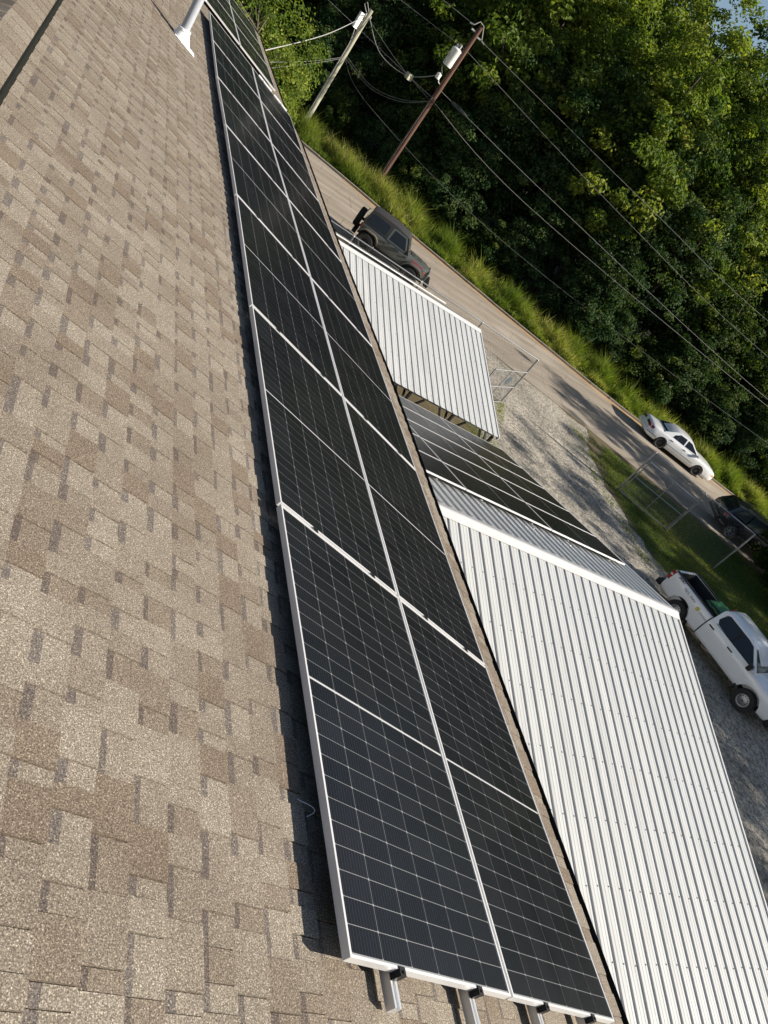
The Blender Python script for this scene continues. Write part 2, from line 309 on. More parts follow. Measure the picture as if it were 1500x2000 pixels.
def tab_geo(wd, kind, band):                                         # local x downslope (0 = butt), y along, z normal
    nb, ntp = (.0105, .0045) if kind else (.0050, -.0005); g = .0019; a, b = -wd / 2 + g, wd / 2 - g; xb = -EXPO * (1 - band); zb = nb + (ntp - nb) * (1 - band)
    V = [(0, a, nb), (0, b, nb), (xb, a, zb), (xb, b, zb), (-EXPO - .012, a, ntp - .0005), (-EXPO - .012, b, ntp - .0005), (0, a, -.006), (0, b, -.006), (-EXPO - .012, a, -.006), (-EXPO - .012, b, -.006), (xb, a, -.006), (xb, b, -.006)]
    F = [(0, 1, 3, 2), (2, 3, 5, 4), (6, 7, 1, 0), (6, 0, 2, 10), (10, 2, 4, 8), (1, 7, 11, 3), (3, 11, 9, 5)]
    return V, F, [0, 0 if kind else 1, 0, 0, 0, 0, 0]
WIDTHS = [.055, .075, .095, .12, .15, .18]; TABM = {}
pieces = []
for k in range(int((EAVE - RIDGE - .12) / EXPO) + 1):
    vb = EAVE - EXPO * k; u = U0 + random.uniform(0, .1); kind = random.random() < .5
    while u < U1 - .1:
        wd = random.choice(WIDTHS[1:]) if kind else random.choice(WIDTHS[:-1])
        if u + wd > U1: wd = .055
        t = random.choice([0, .25, .5, .5, .75, .75, 1]) if kind else random.choice([.25, .5, .75, 1, 1])
        pieces.append((vb, u + wd / 2, wd, int(kind), t, random.choice([.22, .30]))); u += wd; kind = not kind if random.random() < .94 else kind
def camproj(p):
    d = Vector(p) - Vector((0, 0, CAM_H)); z = d.dot(Vector(FW))
    return (750 + 1487.3 * d.dot(Vector(RX)) / z, 1000 + 1487.3 * d.dot(Vector(DN)) / z, z) if z > .1 else (-1e4, -1e4, z)
cand = []
for i, p in enumerate(pieces):
    px, py, z = camproj(RS(p[0] - .07, p[1]))
    if -30 < px < 1530 and -30 < py < 2030 and not (p[0] > .2 and p[1] > .12): cand.append((z, i))
cand.sort(); near_ids = {i for _, i in cand[:300]}
RM = Matrix((AX, AY, AN)).transposed().to_4x4()
SV, SF, ST, SB = [], [], [], []
for i, (vb, u, wd, kd, t, bd) in enumerate(pieces):
    key = (wd, kd, t, bd)
    if i in near_ids:
        if key not in TABM:
            V, F, B = tab_geo(wd, kd, bd); me = bpy.data.meshes.new('shingle'); me.from_pydata(V, [], F)
            for nm, arr in (('tint', [t] * len(F)), ('band', B)):
                a = me.attributes.new(nm, 'FLOAT', 'FACE'); a.data.foreach_set('value', arr)
            me.materials.append(MT['shingle']); TABM[key] = me
        o = bpy.data.objects.new('shingle', TABM[key]); COL.objects.link(o); o.parent = roof
        o.matrix_local = Matrix.Translation(RS(vb, u) - roof_l - Vector(house.location)) @ RM if False else Matrix.Translation(RS(vb, u)) @ RM
    else:
        V, F, B = tab_geo(wd, kd, bd); k0 = len(SV)
        SV += [tuple(RS(vb + a, u + b, cc)) for a, b, cc in V]; SF += [tuple(q + k0 for q in f) for f in F]; SB += B; ST += [t] * len(F)
me = np_mesh('shingle_field', SV, SF, {'tint': ST, 'band': SB}); o = link('shingle_field', me, MT['shingle'], roof); o['kind'] = 'stuff'
# ridge vent with its cap shingles
rv = MB(); us = US; prof = [(-.222, .004), (-.19, .040), (0, .047), (.19, .040), (.222, .004)]  # black flare is the vent's side plus the shadow beside it, built in
def ridge_pt(a, u, h):                                                # a: distance from the apex, both slopes
    p = RS(RIDGE, u); d = AX if a >= 0 else Vector((-c_, 0, -s_)); nn = AN if a >= 0 else Vector((-s_, 0, c_))
    if abs(a) < .02: nn = Vector((0, 0, 1))
    return p + d * abs(a) + nn * h
k = len(prof); rv.add([ridge_pt(a, u, h) for u in us for a, h in prof], [(i * k + j, i * k + (j + 1) % k, (i + 1) * k + (j + 1) % k, (i + 1) * k + j) for i in range(len(us) - 1) for j in range(k)])
vent = part(rv, 'ridge_vent', MT['felt'])
u = U0; A7 = [-.172, -.12, -.06, 0, .06, .12, .172]
while u < 25.9:
    q = MB(); h0, h1, t = .043, .050, .008; L = .22
    rows = [(u, h1 + t), (u + L, h0 + t), (u + L, h0 + .001), (u, h0 + .001)]
    q.add([ridge_pt(a, uu, hh + (.006 * (1 - (a / .17) ** 2))) for uu, hh in rows for a in A7], [(r * 7 + j, r * 7 + j + 1, (r + 1) % 4 * 7 + j + 1, (r + 1) % 4 * 7 + j) for r in range(4) for j in range(6)] + [(0, 7, 14, 21), (6, 27, 20, 13)])
    o = q.build('ridge_cap', MT['shingle'], vent); a = o.data.attributes.new('tint', 'FLOAT', 'FACE'); a.data.foreach_set('value', [random.choice([.1, .3, .6, .8])] * len(o.data.polygons))
    u += .195

# ------------------------------------------------------------------ solar panels
PW, PL, FH = 1.134, 2.278, .035
def panel_meshes():
    f = MB(); lip = .011
    for (x0, x1, y0, y1) in ((0, lip, 0, PL), (PW - lip, PW, 0, PL), (lip, PW - lip, 0, lip), (lip, PW - lip, PL - lip, PL)):
        f.box(((x0 + x1) / 2, (y0 + y1) / 2, -FH / 2), (x1 - x0, y1 - y0, FH))
    for (x0, x1, y0, y1) in ((lip, .03, lip, PL - lip), (PW - .03, PW - lip, lip, PL - lip)): f.box(((x0 + x1) / 2, (y0 + y1) / 2, -FH + .001), (x1 - x0, y1 - y0, .002))
    bs = MB().box((PW / 2, PL / 2, -.0055), (PW - 2 * lip - .002, PL - 2 * lip - .002, .004))
    mid = MB(); mid.box((PW / 2, PL / 2, -.0031), (PW - .035, .0045, .0008))
    cw, ch, k = .0903, .0453, .0045
    cell = MB().add([(-cw + k, -ch, 0), (cw - k, -ch, 0), (cw, -ch + k, 0), (cw, ch - k, 0), (cw - k, ch, 0), (-cw + k, ch, 0), (-cw, ch - k, 0), (-cw, -ch + k, 0)], [tuple(range(8))])
    pos = [(.016 + .091 + i * .184, (.018 if j < 12 else .018 + .014 - .002) + .0455 + j * .093 - (0), -.0028) for i in range(6) for j in range(24)]
    pos = [(x, y, z) for x, y, z in pos]
    cells = MB()
    for p in pos: cells.add([(v[0] + p[0], v[1] + p[1], p[2]) for v in cell.v], [tuple(range(8))])
    return f.mesh('frame'), bs.mesh('back_sheet'), mid.mesh('centre_ribbon'), cell.mesh('cell'), cells.mesh('cell_field'), pos
PF, PB, PMI, PC, PCF, CPOS = panel_meshes()
for me, m in ((PF, 'alu'), (PB, 'backsheet'), (PMI, 'alu'), (PC, 'cell'), (PCF, 'cell')): me.materials.append(MT[m])
def panel(origin, X, Y, label, group, detail=False):
    X = Vector(X).normalized(); Y = Vector(Y); Y = (Y - X * X.dot(Y)).normalized(); Z = X.cross(Y)
    r = tag(empty('solar_panel', (0, 0, 0)), label, 'solar panel', group); r.matrix_world = Matrix.Translation(origin) @ Matrix((X, Y, Z)).transposed().to_4x4()
    r.rotation_euler = Matrix((X, Y, Z)).transposed().to_euler(); r.location = origin
    link('frame', PF, None, r); link('back_sheet', PB, None, r); link('centre_ribbon', PMI, None, r)
    if detail:
        for p in CPOS: o = link('cell', PC, None, r); o.location = p
    else: o = link('cell_field', PCF, None, r); o['kind'] = 'stuff'
    return r
HN = [0, -.02, -.025, -.025, -.04, -.067, -.06, -.05]; PITCH = PL + .02
ordn = ['first', 'second', 'third', 'fourth', 'fifth', 'sixth', 'seventh']
for i in range(7):
    for j in range(2):
        v = j * (PW + .02); a = RP(v, i * PITCH, HN[i]); b = RP(v, i * PITCH + PL, HN[i + 1])
        lab = 'black solar panel in the row %s, %s from the exposed rail ends' % (('nearer the ridge', 'nearer the eave')[j], ordn[i])
        panel(a, AX, b - a, lab, 'solar panels on the long shingle roof', i < 3)
for i in range(3):
    for j in range(2):
        v = j * (PW + .02) ; u = 18.35 + i * PITCH; a = RS(v, u, .10); b = RS(v, u + PL, .10)
        panel(a, AX, b - a, 'solar panel of the array past the vent pipe, %s, %s column' % (('ridge side', 'eave side')[j], ordn[i]), 'solar panels at the far end of the shingle roof')
def rail(v, us, ns, label, ext):
    r = tag(empty('mounting_rail', RP(v, us[0], ns[0] - FH)), label, 'mounting rail', 'rails under the roof panels')
    q = MB(); pr = [(-.02, -.045), (.02, -.045), (.02, -.012), (.012, -.012), (.012, -.001), (.02, -.001), (.02, 0), (-.02, 0), (-.02, -.001), (-.012, -.001), (-.012, -.012), (-.02, -.012)]
    pr = [(-.02, -.045), (.02, -.045), (.02, -.004), (.008, -.004), (.008, -.016), (-.008, -.016), (-.008, -.004), (-.02, -.004)]
    uu = [us[0] - ext] + us[1:]; k = len(pr)
    q.add([RP(v + a, u, nn - FH - .001 + b) for u, nn in zip(uu, ns) for a, b in pr], [(i * k + j, i * k + (j + 1) % k, (i + 1) * k + (j + 1) % k, (i + 1) * k + j) for i in range(len(uu) - 1) for j in range(k)] + [tuple(range(k)), tuple((len(uu) - 1) * k + j for j in range(k))])
    q.build('rail_bar', MT['rail'], r, True)
    u = us[0] + .25
    while u < us[-1]:
        nn = interp(u, us, ns) - FH - .045; rs = -.112 + sag(u) + .004
        MB().bar(RP(v - .03, u, rs + .004), RP(v + .04, u, rs + .004), .05, .006, AN).build('foot', MT['rail'], r, True)
        MB().bar(RP(v - .026, u, rs), RP(v - .026, u, nn + .03), .04, .006, AX).build('foot_post', MT['rail'], r, True); u += 1.22
    for i, u in enumerate(us):
        nn = ns[i]; uc = u - .01 if 0 < i else u - .013
        cl = MB()
        if i == 0:
            cl.bar(RP(v, u - .024, nn - .017), RP(v, u - .001, nn - .017), .036, .045, AN); cl.bar(RP(v, u - .022, nn + .003), RP(v, u + .008, nn + .003), .036, .004, AN)
            b = MB().tube([RP(v, u - .012, nn + .004), RP(v, u - .012, nn + .011)], .006, 6)
        else:
            cl.bar(RP(v, u - .024, nn + .004), RP(v, u + .004, nn + .004), .034, .004, AN); b = MB().tube([RP(v, u - .01, nn + .005), RP(v, u - .01, nn + .011)], .006, 6)
        o = cl.build('clamp', MT['black'], r, True); link('bolt', b.mesh('bolt'), MT['black'], o)
UB = [i * PITCH for i in range(8)]
for v, e, nm in ((.30, .11, 'short rail stub under the panels nearest the ridge, first clamp from the ridge'), (.86, .55, 'long shiny rail stub, second clamp down from the ridge side'), (1.47, .55, 'long rail stub, third clamp down from the ridge side'), (2.0, .16, 'rail stub nearest the eave under the panels')):
    rail(v, UB, HN, nm, e)
q = MB().bar(RP(1.35, 16.13, -.05), RP(1.72, 16.13, -.05), .025, .03, AN).bar(RP(1.80, 16.13, -.05), RP(2.18, 16.13, -.05), .025, .03, AN)  # two plain white bars added along the array's end edge
tag(q.build('white_bars', MT['lead']), 'two thin white bars along the far edge of the longer panel array', 'conduit')
# vent pipe
vb = RS(-.62, 11.55); vp = tag(empty('vent_pipe', vb), 'grey vent pipe standing on white flashing on the shingle roof', 'vent pipe')
MB().lathe([(.001, .0), (.062, .0), (.062, .62), (.001, .62)], 20).build('pipe', MT['pvc'], vp, smooth=40)
MB().lathe([(.001, .61), (.085, .61), (.085, .72), (.15, .735), (.15, .755), (.001, .80)], 20).build('cap', MT['lead'], vp, smooth=40)
MB().lathe([(.062, .165), (.088, .16), (.092, .135), (.08, .13), (.062, .14)], 20).build('collar', MT['lead'], vp, smooth=40)
q = MB(); m0 = len(q.v)
for j in range(20):
    a = 2 * math.pi * j / 20; p = AX * (.15 * math.cos(a) + .02) + AY * (.12 * math.sin(a)) + AN * .012; q.v.append(tuple(p)); q.v.append((.082 * math.cos(a), .082 * math.sin(a), .135))
q.f = [(2 * j, 2 * ((j + 1) % 20), 2 * ((j + 1) % 20) + 1, 2 * j + 1) for j in range(20)]; q.build('boot', MT['lead'], vp, smooth=60)
b = MB().bar(AX * -.1 + AN * .016, AX * .25 + AN * .016, .24, .003, AN); b.build('flashing', MT['lead'], vp)
q = MB().tube([RS(.0 + .03 * math.sin(t * 1.1) - .02, .52 + .016 * t, .02 + .02 * math.sin(t * .9)) for t in np.arange(0, 4.2, .3)], .0014, 5)
tag(q.build('wire_tie', MT['lead']), 'thin white wire tie curled on the shingles beside the panel edge', 'wire tie')

# ------------------------------------------------------------------ ribbed metal buildings
AL = math.atan(.25); ca, sa = math.cos(AL), math.sin(AL)
def ribbed(width, length, n_rib, name='roof_sheet'):
    P = .2286; pts = []
    for i in range(n_rib):
        x0 = i * P
        pts += [(x0, 0), (x0 + .010, .021), (x0 + .034, .021), (x0 + .046, 0), (x0 + .088, 0), (x0 + .096, .0028), (x0 + .108, .0028), (x0 + .116, 0), (x0 + .158, 0), (x0 + .166, .0028), (x0 + .178, .0028), (x0 + .186, 0)]
    pts.append((n_rib * P + .001, 0)); q = MB(); n = len(pts); ys = [0, -length]
    q.add([(x, y, z) for y in ys for x, z in pts] + [(x, y, z - .0012) for y in ys for x, z in pts],
          [(i, n + i, n + i + 1, i + 1) for i in range(n - 1)] + [(2 * n + i, 2 * n + i + 1, 3 * n + i + 1, 3 * n + i) for i in range(n - 1)] + [(n + i, 3 * n + i, 3 * n + i + 1, n + i + 1) for i in range(n - 1)])
    return q.mesh(name)
def metal_building(name, label, yr, zr, x0, x1, ln, lf, wall=True):
    """ridge along X at (yr, zr); ln / lf: horizontal run of the near and far slope"""
    b = tag(empty(name, ((x0 + x1) / 2, yr, 0)), label, 'shed')
    for side, run in ((0, ln), (1, lf)):
        sh = ribbed(.9144, run / ca, 4); sh.materials.append(MT['roofmetal'])
        R = Matrix(((1, 0, 0), (0, ca, -sa), (0, sa, ca))) if side == 0 else Matrix(((-1, 0, 0), (0, -ca, sa), (0, sa, ca)))
        k = int((x1 - x0) / .9144 + .999)
        for i in range(k):
            o = link('roof_sheet', sh, None, b); xx = x1 - (i + 1) * .9144 if side == 0 else x1 - i * .9144
            o.matrix_local = Matrix.Translation(Vector((xx, yr, zr + .0008 * (i % 2))) - b.location) @ R.to_4x4()
        sc = MB(); xs = np.arange(x1 - .2286 + .023 - .2286 * int((x1 - x0) / .2286 - 1), x1, .2286)
        ds = np.arange(.9, run, .85) if side == 0 else np.arange(.3, run, .85)
        for d in list(ds) + [.14]:
            for xx in xs:
                jx, jy = random.uniform(-.008, .008), random.uniform(-.02, .02); p = Vector((xx - .072 + jx, yr, zr)) + (R @ Vector((0, -d / ca + jy, 0))) + (R @ Vector((0, 0, .004)))
                if side: p.x = xx + .03 + jx
                nx, ny, nz = R @ Vector((1, 0, 0)), R @ Vector((0, 1, 0)), R @ Vector((0, 0, 1))
                ring = [p + (nx * math.cos(a) + ny * math.sin(a)) * .0115 for a in np.arange(0, 6.2, 1.0472)]
                sc.add([*ring, p + nz * .010], [(j, (j + 1) % 6, 6) for j in range(6)])
        o = sc.build('screws', MT['screw'], b, True); o['kind'] = 'stuff'
    cp = MB(); hw = .17
    prof = [(-hw, -hw * .25 + .022), (-hw * .25, -.005 + .03), (-.03, .034), (.03, .034), (hw * .25, .025), (hw, -hw * .25 + .022), (hw, -hw * .25 + .018), (.03, .028), (-.03, .028), (-hw, -hw * .25 + .018)]
    cp.add([(xx, yr + a, zr + h) for xx in (x0 - .02, x1 + .025) for a, h in prof], [tuple(range(10)), tuple(range(10, 20))] + [(j, (j + 1) % 10, 10 + (j + 1) % 10, 10 + j) for j in range(10)])
    cp.build('ridge_cap', MT['trim'], b, True, 40)
    for xx, sgn in ((x1, 1), (x0, -1)):
        for run, dy in ((ln, -1), (lf, 1)):
            q = MB().bar((xx + sgn * .018, yr, zr - .045), (xx + sgn * .018, yr + dy * run, zr - .045 - run * .25), .032, .13, (0, 0, 1)); q.build('rake_trim', MT['trim'], b, True)
    for dy, run in ((-1, ln), (1, lf)):
        z = zr - run * .25; y = yr + dy * (run - .12)
        MB().bar((x0 + .1, y, z - .06 + .03), (x1 - .1, y, z - .06 + .03), .05, .10).build('eave_beam', MT['steel'], b, True)
        if wall: MB().box(((x0 + x1) / 2, y - dy * .1, (z - .12) / 2), (x1 - x0 - .3, .06, z - .12)).build('wall', MT['trim'], b, True)
        else:
            xx = x1 - .12
            while xx > x0:
                MB().box((xx, y, (z - .09) / 2), (.07, .07, z - .09)).build('post', MT['black'], b, True)
                for sx in (-1, 1):
                    if sx > 0 and xx > x1 - .3: continue
                    MB().bar((xx + sx * .03, y, z - .75), (xx + sx * .5, y, z - .10), .05, .05, (0, 1, 0)).build('brace', MT['black'], b, True)
                MB().bar((xx, y, z - .6), (xx, y - dy * .55, z - .05 + .12 - .10), .05, .05, (1, 0, 0)).build('brace', MT['black'], b, True)
                xx -= 1.55
    if wall: MB().prism([(yr - ln + .2, 0), (yr + lf - .2, 0), (yr + lf - .2, zr - lf * .25 - .12), (yr, zr - .12), (yr - ln + .2, zr - ln * .25 - .12)], x1 - .2, x1 - .14, 'x').build('gable_wall', MT['trim'], b, True)
    return b
YA, ZA = 8.52, 3.69
metal_building('metal_barn', 'white ribbed metal barn with a wide ridge cap beside the house eave', YA, ZA, 4.6, 13.22, 7.3, 7.15)
YB, ZB = 21.3, 2.93
metal_building('metal_shelter', 'smaller white ribbed metal shelter on black posts near the chain-link fence', YB, ZB, 4.6, 13.42, 4.55, 2.9, wall=False)
XD = Vector((0, ca, -sa))
rown = ['nearest the barn ridge', 'second from the barn ridge', 'third from the barn ridge', 'fourth from the barn ridge', 'nearest the barn eave']
for i in range(5):
    for j in range(3):
        o = Vector((12.74 - j * PITCH, 9.86 + i * 1.154 * ca, 3.475 - i * 1.154 * sa))
        panel(o, XD, (-1, 0, 0), 'barn solar panel, row %s, %s from the gable trim' % (rown[i], ordn[j]), 'solar panels on the far slope of the barn')
for i in range(2):
    for j in range(3):
        o = Vector((12.05 - j * PITCH, YB + .42 + i * 1.154 * ca, ZB - .105 + .15 - i * 1.154 * sa))
        panel(o, XD, (-1, 0, 0), 'solar panel on the metal shelter, %s row from its ridge, %s column' % (ordn[i], ordn[j]), 'solar panels on the metal shelter')
for k, xx in enumerate((12.3, 11.0, 9.95, 8.6, 7.5)):
    a = Vector((xx, 9.72, 3.44 - FH)); r = tag(empty('mounting_rail', a), 'short aluminium rail end poking out under the barn panels below the ridge', 'mounting rail', 'rails under the barn panels')
    MB().bar(a + Vector((0, 0, -.02)), a + Vector((0, 5.75 * ca, -5.75 * sa - .02)), .04, .04, (0, sa, ca)).build('rail_bar', MT['rail'], r, True)
    for d in (.14, 1.3, 2.45, 3.6, 4.76):
        p = a + XD * d + Vector((0, 0, .032)); MB().bar(p, p + XD * .03, .036, .012, (0, sa, ca)).build('clamp', MT['rail'], r, True)
# odds and ends between barn and shelter
pv = tag(empty('stone_patio', (8.8, 17.5, 0)), kind='structure')
for i in range(9):
    for j in range(5):
        cx, cy = 6.6 + i * .5 + random.uniform(-.03, .03), 15.9 + j * .52 + random.uniform(-.03, .03); m = [(cx + .23 * math.cos(a) * random.uniform(.85, 1.1), cy + .24 * math.sin(a) * random.uniform(.85, 1.1)) for a in np.arange(.4, 6.6, 1.05)]
        MB().prism(m, .005, .035 + random.uniform(0, .012), 'z').build('flagstone', MT['stone'], pv, True)
def mesh_table(x, y, rz, label):
    t = tag(empty('mesh_table', (x, y, 0), rz), label, 'table'); top = MB()
    for i in range(16): top.box((-.56 + i * .075, 0, .72), (.05, .78, .012))
    for s in (-.4, 0, .4): top.box((0, s, .708), (1.2, .03, .012))
    top.build('slatted_top', MT['chair'], t)
    for sx in (-.5, .5):
        for sy in (-.33, .33): MB().box((sx, sy, .35), (.04, .04, .70)).build('leg', MT['chair'], t)
mesh_table(11.0, 17.35, .2, 'brown slatted table standing under the low edge of the shelter')
mesh_table(9.7, 16.9, -.35, 'brown slatted table on the pale flagstones by the barn eave')

# ------------------------------------------------------------------ chain-link fences and gates
def chain(mb, a, b, z0, z1, sp=.09, r=.0023):
    a = Vector(a); d = Vector(b) - a; L = d.length; d.normalize(); H = z1 - z0
    for sgn in (1, -1):
        s = -H + (.0 if sgn > 0 else .02)
        while s < L:
            lo, hi = max(s, 0), min(s + H, L)
            if hi - lo > .03:
                za, zb = lo - s, hi - s
                if sgn < 0: za, zb = H - za, H - zb
                mb.tube([a + d * lo + Vector((0, 0, z0 + za)), a + d * hi + Vector((0, 0, z0 + zb))], r, 3, False)
            s += sp
def fence(a, b, h, label, nm='chain_link_fence', sp=2.9, first=True):
    a, b = Vector((*a, 0)), Vector((*b, 0)); t = tag(empty(nm, a), label, 'fence'); L = (b - a).length; k = max(1, round(L / sp))
    for i in range(0 if first else 1, k + 1):
        p = a.lerp(b, i / k); o = MB().tube([p, p + Vector((0, 0, h - .02))], .038 if i in (0, k) else .03, 10).build('post', MT['steel'], t, True, 40)
        link('post_cap', MB().lathe([(.001, h + .03), (.03, h + .01), (.042, h - .03), (.036, h - .04)], 10, c=tuple(p)).mesh('post_cap'), MT['steel'], o, smooth=50)
    MB().tube([a + Vector((0, 0, h)), b + Vector((0, 0, h))], .022, 8).build('top_rail', MT['steel'], t, True, 40)
    q = MB(); off = Vector((0, -.03, 0)); chain(q, a + off, b + off, .05, h); o = q.build('wire_mesh', MT['wire'], t, True); o['kind'] = 'stuff'
    return t
fence((6.6, 25.45), (18.42, 24.5), 2.3, 'galvanised chain-link fence running behind the metal shelter')
GA = Vector((24.45, 22.18, 0)); GD = Vector((math.cos(-.5), math.sin(-.5), 0))
fence(GA.xy, (GA + GD * 5.6).xy, 2.3, 'chain-link fence beside the grass patch, running towards the black vehicle', sp=2.8)
def gate(a, d, L, h, rails, label):
    a = Vector(a); d = Vector(d).normalized(); b = a + d * L; t = tag(empty('chain_link_gate', a), label, 'gate')
    Z = lambda z: Vector((0, 0, z))
    for p in (a, b): MB().tube([p + Z(.08), p + Z(h)], .024, 8).build('upright', MT['steel'], t, True, 40)
    for z in rails: MB().tube([a + Z(z), b + Z(z)], .022, 8).build('rail', MT['steel'], t, True, 40)
    m = (a + b) / 2; MB().tube([m + Z(rails[0]), m + Z(rails[-1])], .018, 8).build('middle_bar', MT['steel'], t, True, 40)
    q = MB(); chain(q, a, b, .1, h); o = q.build('wire_mesh', MT['wire'], t, True); o['kind'] = 'stuff'
    for z in (.35, h - .3): MB().box(a - d * .04 + Z(z), (.09, .07, .05)).build('hinge', MT['steel'], t, True)
    return b
gate((18.34, 24.38, 0), (-.82, -.57, 0), 3.0, 1.66, (.08, .86, 1.66), 'galvanised gate leaf swung in beside the metal shelter')
gate(GA + Vector((.05, -.14, 0)), GD, 2.72, 1.86, (.1, .98, 1.86), 'galvanised gate leaf standing open over the grass patch')
sp = Vector((17.45, 23.73, 1.2)); sd = Vector((-.82, -.57, 0)).normalized()
tag(MB().bar(sp - sd * .17, sp + sd * .17, .012, .32).build('gate_sign', MT['sign']), 'blank slate-blue square sign hanging on the gate beside the shelter', 'sign')

# ------------------------------------------------------------------ utility poles and wires
def zv(z): return Vector((0, 0, z))
B1, B2 = Vector((12.0, 48.65, 0)), Vector((16.5, 45.3, 0))
p1 = tag(empty('utility_pole', B1), 'weathered grey wooden utility pole with a small silver box at its top', 'utility pole')
MB().tube([(0, 0, -.3), (0, 0, 3), (0, 0, 7.25)], [.165, .15, .125], 14).build('shaft', MT['poleg'], p1, smooth=40)
MB().box((-.36, -.14, 6.45), (.26, .16, .85), Matrix.Rotation(.4, 3, 'Z')).build('service_box', MT['xfmr'], p1)
MB().bar((-.12, -.05, 6.55), (-.3, -.12, 6.55), .05, .05).build('bracket', MT['steel'], p1)
q = MB()
for sx in (-.14, .16): q.lathe([(.001, 6.84), (.035, 6.86), (.05, 6.9), (.035, 6.94), (.05, 6.97), (.001, 7.0)], 10, c=(sx, -.05, 0))
q.build('insulators', MT['insul'], p1, smooth=50)
MB().tube([(-.3, -.14, 6.05), (-.22, -.15, 5.7), (-.13, -.10, 5.2), (-.13, -.10, .2)], .02, 6).build('conduit', MT['cable'], p1)
MB().tube([(-.2, -.1, 7.0), (-.5, -.1, 7.25), (-.42, -.1, 7.42), (-.1, -.1, 7.1)], .018, 6).build('jumper_loop', MT['cable'], p1)
p2 = tag(empty('utility_pole', B2), 'tall reddish brown utility pole carrying a pale transformer can', 'utility pole')
MB().tube([(0, 0, -.3), (0, 0, 4), (0, 0, 10.1)], [.18, .16, .125], 14).build('shaft', MT['poleb'], p2, smooth=40)
o = MB().lathe([(.001, 7.62), (.25, 7.62), (.27, 7.66), (.27, 8.48), (.285, 8.5), (.285, 8.56), (.2, 8.62), (.001, 8.65)], 22, c=(-.44, -.05, 0)).build('transformer', MT['xfmr'], p2, smooth=40)
link('bushing', MB().lathe([(.001, 8.6), (.05, 8.6), (.035, 8.66), (.055, 8.7), (.035, 8.75), (.05, 8.79), (.001, 8.88)], 10, c=(-.36, -.12, 0)).mesh('bushing'), MT['insul'], o, smooth=50)
link('bushing', MB().lathe([(.001, 8.6), (.05, 8.6), (.035, 8.66), (.055, 8.7), (.035, 8.75), (.001, 8.8)], 10, c=(-.54, .02, 0)).mesh('bushing'), MT['insul'], o, smooth=50)
for z in (7.8, 8.4): MB().box((-.16, -.03, z), (.2, .08, .07)).build('bracket', MT['steel'], p2)
MB().lathe([(.001, 6.82), (.12, 6.84), (.14, 6.9), (.14, 7.12), (.001, 7.18)], 14, c=(-.5, -.05, 0)).build('lamp_head', MT['xfmr'], p2, smooth=40)
MB().tube([(-.1, -.03, 6.7), (-.3, -.05, 6.75), (-.42, -.05, 6.95)], .025, 6).build('lamp_arm', MT['xfmr'], p2)
for sx, z in ((-.22, 9.75), (.22, 9.62)): MB().box((sx, 0, z), (.36, .07, .08)).build('steel_bracket', MT['steel'], p2)
q = MB()
for k in range(5): q.lathe([(.001, 0), (.055, .005), (.02, .03)], 10, 'x', (-.42 - k * .05, .05, 9.95 - k * .01))
for k in range(5): q.lathe([(.001, 0), (.055, .005), (.02, .03)], 10, 'x', (.42 + k * .05, -.05, 9.62 - k * .01))
q.build('insulator_string', MT['insul'], p2)
MB().tube([(-.4, 0, 9.95), (-.2, 0, 10.25), (.1, 0, 10.2), (.42, -.02, 9.66)], .022, 6).build('jumper', MT['cable'], p2)
MB().tube([(-.4, -.1, 8.9), (-.62, -.15, 8.5), (-.75, -.2, 7.9), (-.6, -.1, 7.4), (-.4, -.05, 7.2)], .014, 5).build('lead', MT['cablek'], p2)
MB().tube([(-.13, -.12, .3), (-.12, -.1, 6.0)], .012, 5).build('ground_wire', MT['cablek'], p2)
RD = Vector((math.cos(-.42), math.sin(-.42), 0)); LD = Vector((-.90, .44, 0)).normalized()
def curve(pts, r, label, m='cable', group='overhead wires beside the road'):
    pts = [Vector(p) for p in pts]; out = []
    for i in range(len(pts) - 1):
        p0, p1_, p2_, p3 = pts[max(i - 1, 0)], pts[i], pts[i + 1], pts[min(i + 2, len(pts) - 1)]
        for t in np.linspace(0, 1, 8, endpoint=False):
            out.append(.5 * ((2 * p1_) + (p2_ - p0) * t + (2 * p0 - 5 * p1_ + 4 * p2_ - p3) * t * t + (3 * p1_ - p0 - 3 * p2_ + p3) * t ** 3))
    out.append(pts[-1]); o = MB().tube(out, r, 5).build('overhead_wire', MT[m]); return tag(o, label, 'wire', group)
def span(base, hs, D, **k): return [base + D * s + zv(h) for s, h in hs]
curve(span(B2 + RD * .4, [(0, 9.6), (13, 8.95), (23.3, 8.6), (45, 9.4)], RD), 0.0088, 'highest bare wire leaving the brown pole top over the trees')
curve(span(B2, [(0, 8.8), (11.5, 7.77), (25, 7.14), (45, 8.0)], RD), 0.0080, 'bare wire passing the brown pole beside its transformer can')
curve(span(B2, [(0, 6.5), (9, 5.94), (27, 5.33), (45, 6.1)], RD), 0.0112, 'thick communication cable with a dark splice case beside the brown pole')
curve(span(B2, [(0, 5.85), (7.7, 4.9), (27, 5.0), (45, 5.9)], RD), 0.0112, 'lower cable tied to the brown pole below the lamp head')
curve([B1 + zv(4.55), B1.lerp(B2, .55) + zv(3.4), B2 + RD * 8.7 + zv(2.5), B2 + RD * 29 + zv(3.34), B2 + RD * 45 + zv(5)], .008, 'lowest thin line hanging in front of the dark woods', 'cablek')
curve(span(B2 - RD * .45, [(0, 9.95), (12, 9.5), (30, 9.3), (50, 9.9)], LD), 0.0088, 'wire running from the brown pole top away from the parked sedan')
curve(span(B2, [(0, 8.8), (12, 8.2), (30, 7.9), (50, 8.8)], LD), 0.0080, 'bare wire above the grey pole behind the house roof')
curve(span(B2, [(0, 5.95), (1.7, 6.0), (10, 6.35), (24, 6.7), (50, 7.6)], LD), 0.0104, 'cable crossing behind the grey pole to a small splice box')
